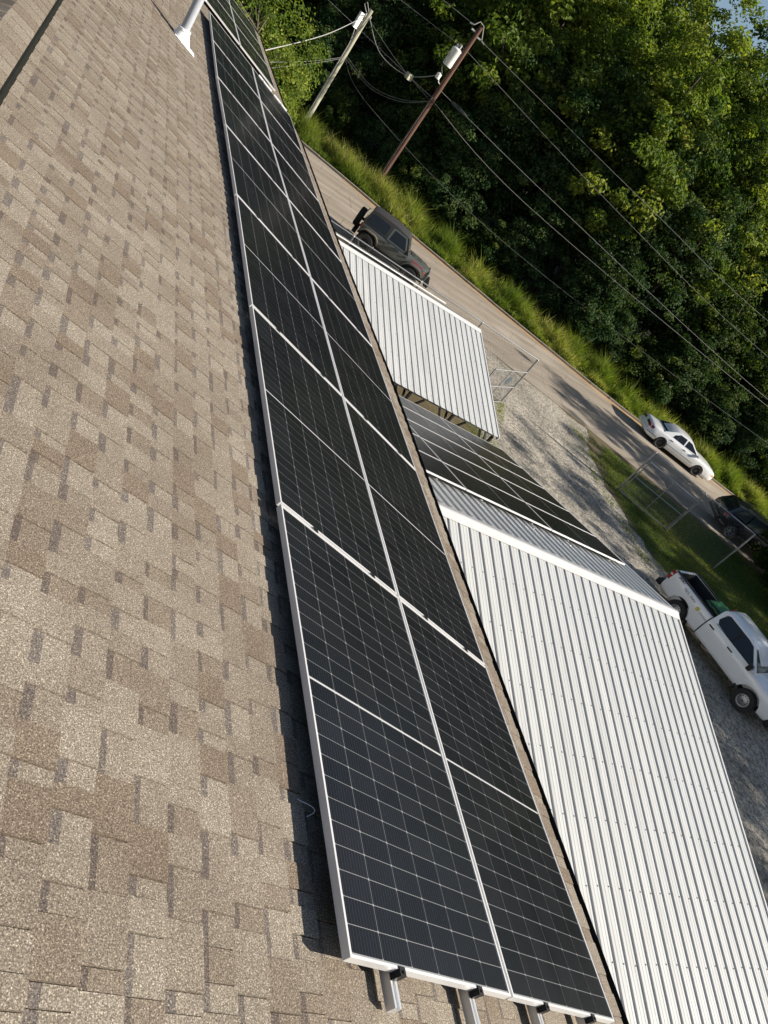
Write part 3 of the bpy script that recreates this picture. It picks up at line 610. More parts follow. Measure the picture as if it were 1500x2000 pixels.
curve([B1 + zv(6.9) + Vector((.1, -.1, 0)), B1.lerp(B2, .3) + zv(5.9), B1.lerp(B2, .65) + zv(5.95), B2 + Vector((-.55, -.05, 6.98))], .018, 'thick sagging service cable hanging between the two poles')
curve([B1 + zv(6.85), B1.lerp(B2, .5) + zv(6.15), B2 + zv(5.75)], .009, 'thin tight wire stretched from grey pole top to brown pole middle', 'cablek')
for k, dz in enumerate((0, .12)): curve([B1 + zv(4.55 + dz), B1.lerp(B2, .4) + zv(4.2 + dz), B1.lerp(B2, .75) + zv(4.75 + dz), B2 + zv(5.8)], .009, 'thin slack cable slung low between the two poles', 'cablek')
HE = Vector((4.3, 26.0, 5.2))
curve([B1 + zv(6.85) + Vector((-.12, -.1, 0)), B1.lerp(HE, .5) + zv(3.2), HE], .020, 'thick pale service drop running from the grey pole to the house', 'cable')
for k, dz in enumerate((-.35, -.6)): curve([B1 + zv(4.6 + dz * .3), B1.lerp(HE, .5) + zv(2.15 + dz * .5), HE + zv(dz)], .009, 'thin telephone line running from the grey pole to the house', 'cablek')
sb = B2 + LD * 1.75 + zv(6.0); tag(MB().box(sb, (.34, .3, .34), Matrix.Rotation(.4, 3, 'Z')).build('splice_box', MT['poleg']), 'small square grey splice box hanging on a cable by the brown pole', 'splice box')
sc = B2 + RD * .9 + zv(6.42); tag(MB().tube([sc, sc + RD * .12, sc + RD * 1.0 + zv(-.05), sc + RD * 1.15 + zv(-.06)], [.03, .10, .10, .03], 10).build('splice_case', MT['splice'], smooth=40), 'dark cylindrical splice case on the cable right of the brown pole shaft', 'splice case')

# ------------------------------------------------------------------ trees, shrubs, grass
def leaf_quads(C, N, size, asp=.62):
    """rhombic leaves at centres C with normals N"""
    n = len(C); r = rng.normal(size=(n, 3)); T = np.cross(N, r); T /= np.linalg.norm(T, axis=1)[:, None] + 1e-9; Bv = np.cross(N, T)
    s = (size * rng.uniform(.6, 1.35, n))[:, None]; fold = N * s * .18
    V = np.stack([C - T * s * .5, C + Bv * s * asp * .5 + fold, C + T * s * .5, C - Bv * s * asp * .5 + fold], 1).reshape(-1, 3)
    return V, np.arange(n * 4).reshape(n, 4)
def make_tree(seed, h, rx, base, clumps, per, lsize, leafm, trunk_r, low=1.0, cr=.75):
    rg = np.random.default_rng(seed); global rng; rng = rg
    cz, hz = (h + base) / 2, (h - base) / 2
    d = rg.normal(size=(clumps, 3)); d /= np.linalg.norm(d, axis=1)[:, None]; rad = rg.uniform(.35, 1, clumps) ** .5
    lob = 1 + .22 * np.sin(3 * np.arctan2(d[:, 1], d[:, 0]) + seed) + .15 * np.sin(5 * d[:, 2] + seed * 2) + rg.normal(0, .10, clumps)
    cc = d * (rad * lob)[:, None] * np.array([rx, rx, hz]); cc[:, 2] += cz; cc[:, 2] = np.maximum(cc[:, 2], base * .7 + .15)
    rc = cr * rg.uniform(.55, 1.35, clumps)
    idx = np.repeat(np.arange(clumps), per); g = rg.normal(size=(len(idx), 3)); g /= np.linalg.norm(g, axis=1)[:, None]; g *= (rg.uniform(0, 1, len(idx)) ** .45)[:, None]
    P = cc[idx] + g * rc[idx][:, None] * np.array([1, 1, .62]); P[:, 2] = np.maximum(P[:, 2], .12)
    N = g * .8 + d[idx] * .5 + np.array([0, 0, .55]) + rg.normal(0, .45, (len(idx), 3)); N /= np.linalg.norm(N, axis=1)[:, None]
    V, F = leaf_quads(P, N, lsize); ct = rg.uniform(.05, .75, clumps)
    me = np_mesh('crown', V, F, {'tint': np.clip(ct[idx] + rg.normal(0, .16, len(idx)), 0, 1)}); me.materials.append(MT[leafm])
    q = MB(); lean = Vector((rg.uniform(-.6, .6), rg.uniform(-.6, .6), 0)); top = Vector((0, 0, h * .8)) + lean
    q.tube([(0, 0, -.2), (0, 0, .3), tuple(lean * .3 + Vector((0, 0, h * .3))), tuple(lean * .7 + Vector((0, 0, h * .55))), tuple(top)], [trunk_r * 1.35, trunk_r, trunk_r * .75, trunk_r * .45, .02], 9)
    for k in rg.choice(clumps, min(26, clumps), replace=False):
        e = Vector(cc[k]); z0 = min(max(e.z - rg.uniform(.6, 2.2), h * .12), h * .7); s = lean * (z0 / h) + Vector((0, 0, z0)); mid = s.lerp(e, .5) + Vector((rg.uniform(-.3, .3), rg.uniform(-.3, .3), -.1))
        q.tube([s, mid, e], [trunk_r * .32, trunk_r * .2, .012], 5, False)
    tm = q.mesh('trunk'); tm.materials.append(MT['bark']); tm.polygons.foreach_set('use_smooth', [True] * len(tm.polygons))
    return tm, me
TREES = {
    'oak': make_tree(11, 15, 4.2, 2.2, 330, 90, .21, 'leafA', .26), 'maple': make_tree(12, 17, 4.6, 3.0, 250, 120, .25, 'leafB', .30, cr=.95),
    'gum': make_tree(13, 19, 4.4, 4.0, 260, 115, .24, 'leafC', .30, cr=.95), 'sunny': make_tree(23, 17, 5.0, 3.2, 280, 115, .29, 'leafC', .34, cr=.9), 'elm': make_tree(14, 13, 3.8, 1.2, 320, 90, .20, 'leafD', .2),
    'vine': make_tree(15, 8.5, 3.0, .2, 260, 95, .20, 'leafA', .14), 'bush': make_tree(16, 4.2, 2.3, .1, 170, 95, .17, 'leafA', .07, cr=.55),
    'bush2': make_tree(17, 5.2, 2.4, .1, 180, 95, .19, 'leafD', .08, cr=.6), 'shrub': make_tree(18, 6.6, 2.2, 1.0, 210, 60, .11, 'leafC', .09, cr=.5)}
LAB = {'oak': ('tall_tree', 'dense dark green broadleaf tree in the wood beyond the road', 'dark trees of the wood'), 'maple': ('tall_tree', 'mid green large-leaved tree in the wood beyond the road', 'mid green trees of the wood'),
       'gum': ('tall_tree', 'tall yellow-green tree catching the sun above the wood', 'tall sunlit trees of the wood'), 'elm': ('tall_tree', 'bluish green tree with low branches in the wood beyond the road', 'bluish trees of the wood'),
       'vine': ('small_tree', 'vine-covered small tree at the edge of the dark wood', 'vine-covered trees at the wood edge'), 'bush': ('bush', 'shade-darkened green bush at the foot of the wood', 'green bushes along the wood'), 'bush2': ('bush', 'bluish green bush at the foot of the wood', 'bluish bushes along the wood'), 'shrub': None, 'sunny': None}
def plant(kind, x, y, sc=1.0, label=None, name=None, group=None, rz=None, sz=None):
    nm, lb, gr = LAB[kind] or ('small_tree', label, None); t = tag(empty(name or nm, (x, y, 0), random.uniform(0, 6.3) if rz is None else rz), label or lb, 'bush' if 'bush' in (name or nm) else 'tree', None if label else gr)
    t.scale = (sc, sc, sc * (sz or random.uniform(.92, 1.08)))
    WOOD.append(t); link('trunk', TREES[kind][0], None, t); link('crown', TREES[kind][1], None, t); return t
random.seed(21); WOOD = []
def behind(x, d): return x + d * .42, curb_y(x) + d * .91
x = -6.0
while x < 78:
    px, py = behind(x + random.uniform(-.8, .8), random.uniform(5.3, 6.3))
    if min((Vector((px, py, 0)) - b).length for b in (B1, B2)) > 1.9: plant(random.choice(['bush', 'bush2', 'bush', 'bush2']), px, py, random.uniform(.7, .95))
    x += random.uniform(2.3, 3.4)
x = -8.0
while x < 84: px, py = behind(x, random.uniform(8.2, 9.6)); plant(random.choice(['vine', 'elm', 'vine', 'oak']), px, py, random.uniform(.8, 1.05)); x += random.uniform(3.4, 4.8)
x = -10.0
while x < 92: px, py = behind(x, random.uniform(11.5, 14)); plant(random.choice(['oak', 'maple', 'elm', 'maple']), px, py, random.uniform(.85, 1.1)); x += random.uniform(4.2, 5.8)
x = -12.0
while x < 100: px, py = behind(x, random.uniform(18, 22)); plant(random.choice(['gum', 'maple', 'gum', 'oak']), px, py, random.uniform(.98, 1.15) + (.14 if x > 22 else 0)); x += random.uniform(4.6, 6.4)
x = -15.0
while x < 110: px, py = behind(x, random.uniform(28, 34)); plant(random.choice(['gum', 'maple', 'oak']), px, py, random.uniform(.9, 1.1)); x += random.uniform(6, 8)
plant('sunny', 30.4, 46.3, 1.0, 'broad sunlit yellow-green tree at the wood edge facing the open lot', 'broad_tree', rz=.6)
plant('sunny', 38.0, 45.5, 1.0, 'second sunlit yellow-green tree past the broad one, above the sedan', 'broad_tree', rz=2.9)
plant('sunny', 23.0, 52.0, 1.1, 'sunlit yellow-green tree rising behind the top of the brown pole', 'broad_tree', rz=4.4)
plant('shrub', 4.3, 30.6, 1.05, 'yellow-green shrubby tree at the far end of the shingle roof', 'shrubby_tree', rz=1.0)
plant('shrub', 6.4, 34.5, .85, 'smaller yellow-green shrubby tree behind the one at the roof end', 'shrubby_tree', rz=2.2)
for x, y, sc in ((34, 61, 1.22), (39.5, 57, 1.25), (45, 54.5, 1.25), (50.5, 52, 1.25), (56, 50, 1.25), (42, 64, 1.25), (49, 61, 1.3)): plant('gum', x, y, sc)
# the shade trees beyond the parking side
plant('bush', 35.3, 20.7, .85, 'dark leafy bush hiding the front of the black vehicle', 'bush', rz=.3)
plant('bush2', 37.6, 18.6, .9, 'bluish dark bush on the grass behind the lower dark bush', 'bush', rz=2.3)
plant('bush', 33.9, 18.2, .72, 'low dark bush on the grass beside the black vehicle', 'bush', rz=1.2)
for k, (x, y, kd, s) in enumerate([(43, 15, 'elm', .8), (40.5, 10.5, 'oak', .76), (39.5, 5.0, 'elm', .9), (41.5, .5, 'oak', .92), (38.5, -3.5, 'elm', .92), (44.5, 21.3, 'maple', .6), (37, 1.5, 'vine', 1.0), (41, -9, 'maple', .75)]):
    plant(kd, x, y, s, 'shade tree standing past the grass behind the white pickup', 'shade_tree').__setitem__('group', 'shade trees past the pickup')
def nearest_label(p, kinds, label):
    best = min((o for o in WOOD if o['category'] in kinds and 'group' in o), key=lambda o: (o.location - Vector((*p, 0))).length); best['label'] = label; del best['group']
for p, kn, lb in (((13.6, 50.5), ('bush',), 'bush growing right behind the foot of the grey utility pole'), ((18.2, 47.2), ('bush',), 'bush growing right behind the foot of the brown utility pole'),
                  ((18, 44.5), ('bush',), 'bush across the verge from the grey off-road car'), ((37.5, 36), ('bush',), 'bush leaning over the verge behind the white sedan roof'), ((43, 32), ('bush',), 'bush across the road from the black vehicle'),
                  ((15, 53), ('tree',), 'dark tree standing close behind the grey utility pole'), ((20, 50), ('tree',), 'dark tree standing close behind the brown utility pole'), ((39, 40), ('tree',), 'tree standing behind the white sedan, past the verge bushes'), ((30, 43), ('tree',), 'tree standing across the road from the open gates')):
    nearest_label(p, kn, lb)
def blades(name, P, h, wd, m, lean=.35):
    n = len(P); a = rng.uniform(0, 6.283, n); dx, dy = np.cos(a), np.sin(a); L = rng.normal(0, lean, (n, 2)) * h[:, None]
    b0 = P - np.stack([dx * wd, dy * wd, 0 * wd], 1) / 2; b1 = P + np.stack([dx * wd, dy * wd, 0 * wd], 1) / 2
    md = P + np.stack([L[:, 0] * .35, L[:, 1] * .35, h * .62], 1); m0 = md - np.stack([dx * wd, dy * wd, 0 * wd], 1) * .35; m1 = md + np.stack([dx * wd, dy * wd, 0 * wd], 1) * .35
    tp = P + np.stack([L[:, 0], L[:, 1], h], 1); V = np.stack([b0, b1, m1, m0, tp], 1).reshape(-1, 3); i = np.arange(n)[:, None] * 5
    F = np.concatenate([np.concatenate([i, i + 1, i + 2], 1), np.concatenate([i, i + 2, i + 3], 1), np.concatenate([i + 3, i + 2, i + 4], 1)]); t = np.tile(np.clip(rng.beta(1.6, 2.6, n) + .28 * np.sin(P[:, 0] * .9 + 2 * np.sin(P[:, 1] * .7)), 0, 1), 3)
    me = np_mesh(name, V, F, {'tint': t}); return link(name, me, MT[m])
rng = np.random.default_rng(5)
n = 120000; xs = rng.uniform(-2, 62, n); d = rng.uniform(.14, 1, n) ** .9 * 3.6 * (1 + .25 * np.sin(xs * 1.1)) * .8; cy = np.array([curb_y(v) for v in xs])
P = np.stack([xs + d * .42, cy + d * .91, 0 * xs + .01], 1); clump = .55 + .45 * np.sin(P[:, 0] * 2.3 + np.sin(P[:, 1] * 1.7) * 2) * np.sin(P[:, 1] * 3.1)
rag = np.clip(.55 + .35 * np.sin(xs * 1.7 + np.sin(xs * .6) * 3) + .3 * np.sin(xs * 4.3 + P[:, 1] * 2.9) + .25 * np.sin(P[:, 1] * 6.1 - xs * 2.2), .12, 1.3)
hh = (.2 + 1.0 * np.clip(d / 2.4, 0, 1)) * rng.uniform(.45, 1.25, n) * rag
tag(blades('tall_grass', P, hh, np.full(n, .03), 'weeds', .5), 'tall green roadside grass between the kerb and the wood', 'grass', kind='stuff')
n = 2600; xs = rng.uniform(0, 60, n); d = rng.uniform(1.2, 4.4, n); P = np.stack([xs + d * .42, np.array([curb_y(v) for v in xs]) + d * .91, 0 * xs + .01], 1); tag(blades('seed_stalks', P, rng.uniform(.7, 1.45, n), np.full(n, .022), 'weeds', .3), 'thin seed stalks standing above the roadside grass', 'grass', kind='stuff')
n = 34000; xs = rng.uniform(0, 60, n); d = rng.uniform(.8, 4.2, n); P = np.stack([xs + d * .42, np.array([curb_y(v) for v in xs]) + d * .91, rng.uniform(.12, .55, n) * np.clip(d / 2, .3, 1.2)], 1)
keep = np.sin(xs * 1.9) + np.sin(P[:, 1] * 2.3 + 1) + rng.normal(0, .5, n) > .3; P = P[keep]
V, F = leaf_quads(P, np.array([0, 0, 1.0]) + rng.normal(0, .45, P.shape), .10); tag(link('roadside_weeds', np_mesh('roadside_weeds', V, F, {'tint': rng.uniform(.1, .9, len(P))}), MT['weeds']), 'broad-leaved weeds mixed into the roadside grass', 'weeds', kind='stuff')
def inpoly(P, poly):
    x, y = P[:, 0], P[:, 1]; r = np.zeros(len(P), bool); j = len(poly) - 1
    for i in range(len(poly)):
        xi, yi = poly[i]; xj, yj = poly[j]; r ^= ((yi > y) != (yj > y)) & (x < (xj - xi) * (y - yi) / (yj - yi + 1e-12) + xi); j = i
    return r
n = 190000; P = np.stack([rng.uniform(13, 40, n), rng.uniform(8, 28, n), np.full(n, .008)], 1)
turf = inpoly(P, [(24.4, 17.4), (25.8, 14.4), (29, 12.2), (39, 9), (42, 17), (33, 22.8), (28.6, 25.1), (26.3, 26.3), (24.8, 24.6), (24.1, 22)])
edge = inpoly(P, [(13.6, 15.5), (17, 21), (18.6, 24.4), (17.6, 25.5), (15.2, 27), (13.3, 24.5), (13.3, 17)]) & (np.sin(P[:, 0] * 2.1) + np.sin(P[:, 1] * 1.7) + rng.normal(0, .7, n) > .1)
fr = inpoly(P, [(22.6, 17.5), (24.8, 16), (26, 12), (25, 12), (23.5, 16)  , (24.6, 17), (24.4, 24), (25.9, 27), (23.6, 27), (22.9, 22)]) & (np.sin(P[:, 0] * 5) + np.sin(P[:, 1] * 3.7) + rng.normal(0, .8, n) > .7)
P = P[turf | edge | fr]; hh = rng.uniform(.05, .14, len(P)); tag(blades('short_grass', P, hh, np.full(len(P), .016), 'grass', .6), 'short green grass around the gate and shelter', 'grass', kind='stuff')

# ------------------------------------------------------------------ vehicles (local x forward, y left, z up)
SP = ([0, .06, .14, .3, .6, .8, .9, .96, 1.0], [.80, .90, .96, 1.0, .995, .97, .94, .89, .80])
class Body:
    """lofted shell: xs, half width w, bottom zb, top zt along the length"""
    def __init__(s, xs, w, zb, zt, crown=.04, prof=SP): s.xs, s.w, s.zb, s.zt, s.crown, s.prof = xs, w, zb, zt, crown, prof
    def at(s, x): return interp(x, s.xs, s.w), interp(x, s.xs, s.zb), interp(x, s.xs, s.zt)
    def y(s, x, z):
        w, a, b = s.at(x); return w * interp((z - a) / (b - a), *s.prof)
    def shell(s, stations):
        q = MB(); rows = []
        for x in stations:
            w, a, b = s.at(x); half = [(w * k, a + t * (b - a)) for t, k in zip(*s.prof)]; half += [(w * .55, b + s.crown * .6), (0, b + s.crown)]
            low = [(0, a)]; R = low + half; ring = [(x, yy, zz) for yy, zz in R] + [(x, -yy, zz) for yy, zz in R[-2:0:-1]]; rows.append(ring)
        k = len(rows[0]); q.add([p for r in rows for p in r], [(i * k + j, i * k + (j + 1) % k, (i + 1) * k + (j + 1) % k, (i + 1) * k + j) for i in range(len(rows) - 1) for j in range(k)] + [tuple(range(k))[::-1], tuple((len(rows) - 1) * k + j for j in range(k))])
        return q
    def patch(s, poly, side, off, nx=10, nz=8):
        """panel following the side, poly: (x, z) corners bl, br, tr, tl"""
        bl, br, tr, tl = [Vector(p) for p in poly]; V = []; F = []
        for i in range(nx + 1):
            for j in range(nz + 1):
                a = bl.lerp(br, i / nx); b = tl.lerp(tr, i / nx); p = a.lerp(b, j / nz); V.append((p.x, side * (s.y(p.x, p.y) + off), p.y))
        n = len(V); V += [(x, y - side * (off + .006), z) for x, y, z in V]; m = nz + 1
        F = [(i * m + j, (i + 1) * m + j, (i + 1) * m + j + 1, i * m + j + 1) for i in range(nx) for j in range(nz)]
        rim = [(i * m, (i + 1) * m) for i in range(nx)] + [(i * m + nz, (i + 1) * m + nz) for i in range(nx)] + [(j, j + 1) for j in range(nz)] + [(nx * m + j, nx * m + j + 1) for j in range(nz)]
        F += [(a, b, b + n, a + n) for a, b in rim]
        return MB().add(V, F)
class Cabin:
    """greenhouse: side outline (x, z), half width shrinking from belt to roof"""
    def __init__(s, outline, zb, zr, wb, wr): s.o, s.zb, s.zr, s.wb, s.wr = outline, zb, zr, wb, wr
    def y(s, z): return s.wb + (s.wr - s.wb) * (z - s.zb) / (s.zr - s.zb)
    def shell(s, crown=.03):
        q = MB(); n = len(s.o); V = [(x, s.y(z), z) for x, z in s.o] + [(x, s.y(z) * .5, z + (crown if z > s.zr - .12 else 0)) for x, z in s.o] + [(x, -s.y(z) * .5, z + (crown if z > s.zr - .12 else 0)) for x, z in s.o] + [(x, -s.y(z), z) for x, z in s.o]
        return q.add(V, [tuple(range(n)), tuple(3 * n + i for i in range(n))[::-1]] + [(r * n + i, r * n + (i + 1) % n, (r + 1) * n + (i + 1) % n, (r + 1) * n + i) for r in range(3) for i in range(n)])
    def side(s, poly, sd, off=.006): return MB().add([(x, sd * (s.y(z) + off), z) for x, z in poly] + [(x, sd * (s.y(z) - .02), z) for x, z in poly], [tuple(range(len(poly)))] + [(i, (i + 1) % len(poly), len(poly) + (i + 1) % len(poly), len(poly) + i) for i in range(len(poly))])
    def end(s, a, b, fa=.12, fb=.88, ins=.07, off=.006):
        (xa, za), (xb, zb) = a, b; d = Vector((xb - xa, 0, zb - za)); nrm = Vector((d.z, 0, -d.x)).normalized(); nrm = nrm if nrm.z > 0 else -nrm
        P = [(Vector((xa, 0, za)) + d * f) for f in (fa, fb)]; ya, yb = s.y(P[0].z) - ins, s.y(P[1].z) - ins
        V = [P[0] + Vector((0, ya, 0)), P[0] + Vector((0, -ya, 0)), P[1] + Vector((0, -yb, 0)), P[1] + Vector((0, yb, 0))]
        return MB().add([v + nrm * off for v in V] + [v - nrm * .02 for v in V], [(0, 1, 2, 3), (0, 1, 5, 4), (1, 2, 6, 5), (2, 3, 7, 6), (3, 0, 4, 7)])
def rnd(o, wd=.02, seg=2, ang=30):
    b = bmesh.new(); b.from_mesh(o.data); es = [e for e in b.edges if len(e.link_faces) == 2 and e.calc_face_angle(0) > math.radians(ang)]
    bmesh.ops.bevel(b, geom=es, offset=wd, segments=seg, profile=.6, affect='EDGES', clamp_overlap=True); b.to_mesh(o.data); b.free()
    o.data.polygons.foreach_set('use_smooth', [True] * len(o.data.polygons)); o.data.set_sharp_from_angle(angle=math.radians(50)); return o
def smooth(o, a=35): o.data.polygons.foreach_set('use_smooth', [True] * len(o.data.polygons)); o.data.set_sharp_from_angle(angle=math.radians(a)); return o
def arch(x, z, r, y0, y1):
    return MB().prism([(x + r * math.cos(a), z + r * math.sin(a)) for a in np.linspace(0, 2 * math.pi, 36, endpoint=False)], y0, y1).build('cutter', None)
def wheel(t, x, y, r, wd, rimr, style, sd):
    w = empty('wheel', (x, y, r)); w.parent = t; h = wd / 2
    MB().lathe([(rimr, -h * .8), (rimr + .02, -h), (r * .9, -h), (r * .975, -h * .8), (r, -h * .45), (r, h * .45), (r * .975, h * .8), (r * .9, h), (rimr + .02, h), (rimr, h * .8)], 36, 'y').build('tyre', MT['tyre'], w, smooth=40)
    if style in ('offroad',):
        q = MB()
        for k in range(30):
            a = 2 * math.pi * k / 30
            for s in (-1, 1): q.box(((r + .004) * math.cos(a + s * .05), s * h * .55, (r + .004) * math.sin(a + s * .05)), (.03, h * .75, .045), Matrix.Rotation(-a - s * .05, 3, 'Y'))
        q.build('tread', MT['tyre'], w)
    f = sd * h * .62
    rim = MB().lathe([(rimr, sd * h * .8), (rimr * .93, f + sd * .02), (rimr * .86, f - sd * .025), (rimr * .55, f - sd * .005), (rimr * .3, f + sd * .01), (rimr * .16, f + sd * .03), (.001, f + sd * .03)], 30, 'y').build('rim', MT['rimdark' if style in ('offroad', 'dark') else 'rim'], w, smooth=40)
    hole = MB(); n = {'steel': 12, 'offroad': 5, 'dark': 10, 'alloy': 6}[style]; rr, hs = (rimr * .70, rimr * .085) if style in ('steel', 'dark') else (rimr * .62, rimr * .2)
    for k in range(n):
        a = 2 * math.pi * (k + .5) / n; c = (rr * math.cos(a), f + sd * (.002 if style != 'steel' else .004), rr * math.sin(a)); hole.lathe([(.001, sd * .003), (hs, sd * .003), (hs, -sd * .02)], 10, 'y', c)
    hole.build('rim_holes', MT['black'], w)
    MB().lathe([(.001, f + sd * .034), (rimr * .13, f + sd * .034), (rimr * .15, f + sd * .02)], 14, 'y').build('hub_cap', MT['black' if style != 'alloy' else 'rim'], w)
    return w
def text_on(t, txt, size, p, xdir, up, m, name='lettering', shear=0, ext=.001, bold=0):
    cu = bpy.data.curves.new(name, 'FONT'); cu.body = txt; cu.size = size; cu.extrude = ext; cu.shear = shear; cu.offset = bold; cu.align_x = 'CENTER'
    tmp = bpy.data.objects.new('tmp', cu); COL.objects.link(tmp); dg = bpy.context.evaluated_depsgraph_get(); me = bpy.data.meshes.new_from_object(tmp.evaluated_get(dg)); bpy.data.objects.remove(tmp)
    me.materials.clear(); o = link(name, me, MT[m], t); X = Vector(xdir).normalized(); Y = Vector(up); Y = (Y - X * X.dot(Y)).normalized(); Z = X.cross(Y)
    o.matrix_local = Matrix.Translation(p) @ Matrix((X, Y, Z)).transposed().to_4x4(); return o
def under(t, x0, x1, w, z): MB().box(((x0 + x1) / 2, 0, z), (x1 - x0, w, .16)).build('chassis', MT['black'], t)

# --- white sedan
def sedan():
    t = tag(empty('sedan', (35.36, 31.25, .012), -.34), 'white four-door sedan parked against the far kerb', 'car')
    xs = [-2.69, -2.62, -2.4, -1.5, -.9, 0, 1.0, 1.7, 2.3, 2.58, 2.69]
    B = Body(xs, [.72, .86, .94, .975, .98, .98, .975, .96, .90, .80, .62], [.36, .30, .25, .22, .22, .22, .22, .22, .22, .26, .32], [.80, .90, .97, 1.0, 1.0, .985, .965, .93, .86, .78, .66], .035)
    body = B.shell([-2.69, -2.66, -2.6, -2.4, -2.1, -1.8, -1.5, -1.2, -.9, -.5, 0, .5, 1.0, 1.4, 1.7, 2.0, 2.3, 2.48, 2.6, 2.66, 2.69]).build('body', MT['white'])
    cut(body, [arch(x, .34, .40, s * .62, s * 1.2) for x in (-1.5, 1.41) for s in (-1, 1)]); smooth(body); body.parent = t
    C = Cabin([(1.05, .96), (.98, 1.0), (.22, 1.40), (-.1, 1.44), (-.75, 1.43), (-.98, 1.39), (-1.72, 1.03), (-1.8, .96)], .96, 1.44, .86, .62)
    cab = C.shell().build('cabin', MT['white'], t); rnd(cab, .03, 3)
    C.end((.98, 1.0), (.22, 1.40)).build('windscreen', MT['wind'], t); C.end((-1.72, 1.03), (-.98, 1.39), .06, .92).build('rear_window', MT['glass'], t)
    for s in (-1, 1):
        C.side([(.80, 1.03), (.16, 1.355), (-.14, 1.375), (-.18, 1.02)], s).build('side_window', MT['glass'], t)
        o = C.side([(-.27, 1.02), (-.25, 1.378), (-.72, 1.365), (-1.06, 1.18), (-1.12, 1.02)], s).build('side_window', MT['glass'], t)
        link('quarter_bar', C.side([(-.80, 1.02), (-.76, 1.36), (-.79, 1.36), (-.83, 1.02)], s, .012).mesh('quarter_bar'), MT['seam'], o)
        for x0, x1, xb in ((-.20, .88, .98), (-1.18, -.23, -.23)):
            d = B.patch([(x0 if x0 > -1 else -1.0, .30), (xb, .30), (x1, .955), (x0, .955)], s, .004, 12, 8).build('door', MT['white'], t); smooth(d)
            link('door_handle', MB().box((x0 + .13, s * (B.y(x0 + .13, .84) + .012), .85), (.17, .022, .035)).mesh('door_handle'), MT['black'], d)
            link('rub_strip', MB().box(((x0 + x1) / 2, s * (B.y(0, .55) + .006), .56), ((x1 - x0) * .94, .014, .035)).mesh('rub_strip'), MT['grey'], d)
        MB().box((.84, s * (C.y(1.0) + .10), 1.02), (.10, .20, .12)).build('mirror', MT['white'], t)
        B.patch([(-2.66, .72), (-2.42, .72), (-2.38, .88), (-2.63, .88)], s, .006, 4, 4).build('tail_light', MT['red'], t)
        B.patch([(2.30, .60), (2.62, .58), (2.58, .74), (2.30, .76)], s, .006, 5, 4).build('headlight', MT['lens'], t); B.patch([(2.40, .59), (2.56, .585), (2.53, .68), (2.40, .68)], s, .010, 4, 3).build('marker_light', MT['amber'], t)
        B.patch([(-2.62, .47), (-1.95, .47), (-1.95, .50), (-2.62, .50)], s, .008, 8, 2).build('bumper_strip', MT['seam'], t)
        for x in (-1.5, 1.41): wheel(t, x, s * .83, .335, .22, .215, 'dark', s)
    MB().box((-2.69, 0, .83), (.02, 1.2, .14)).build('tail_panel', MT['glass'], t); MB().box((-2.705, 0, .83), (.01, .32, .15)).build('number_plate', MT['plate'], t)
    for s in (-1, 1): MB().box((-2.68, s * .66, .80), (.03, .26, .17)).build('tail_light', MT['red'], t)
    rnd(MB().box((-2.70, 0, .50), (.10, 1.62, .24)).build('rear_bumper', MT['white'], t), .04, 3); MB().box((2.68, 0, .62), (.05, .9, .16)).build('grille', MT['black'], t)
    under(t, -2.3, 2.3, 1.3, .24); return t
sedan()

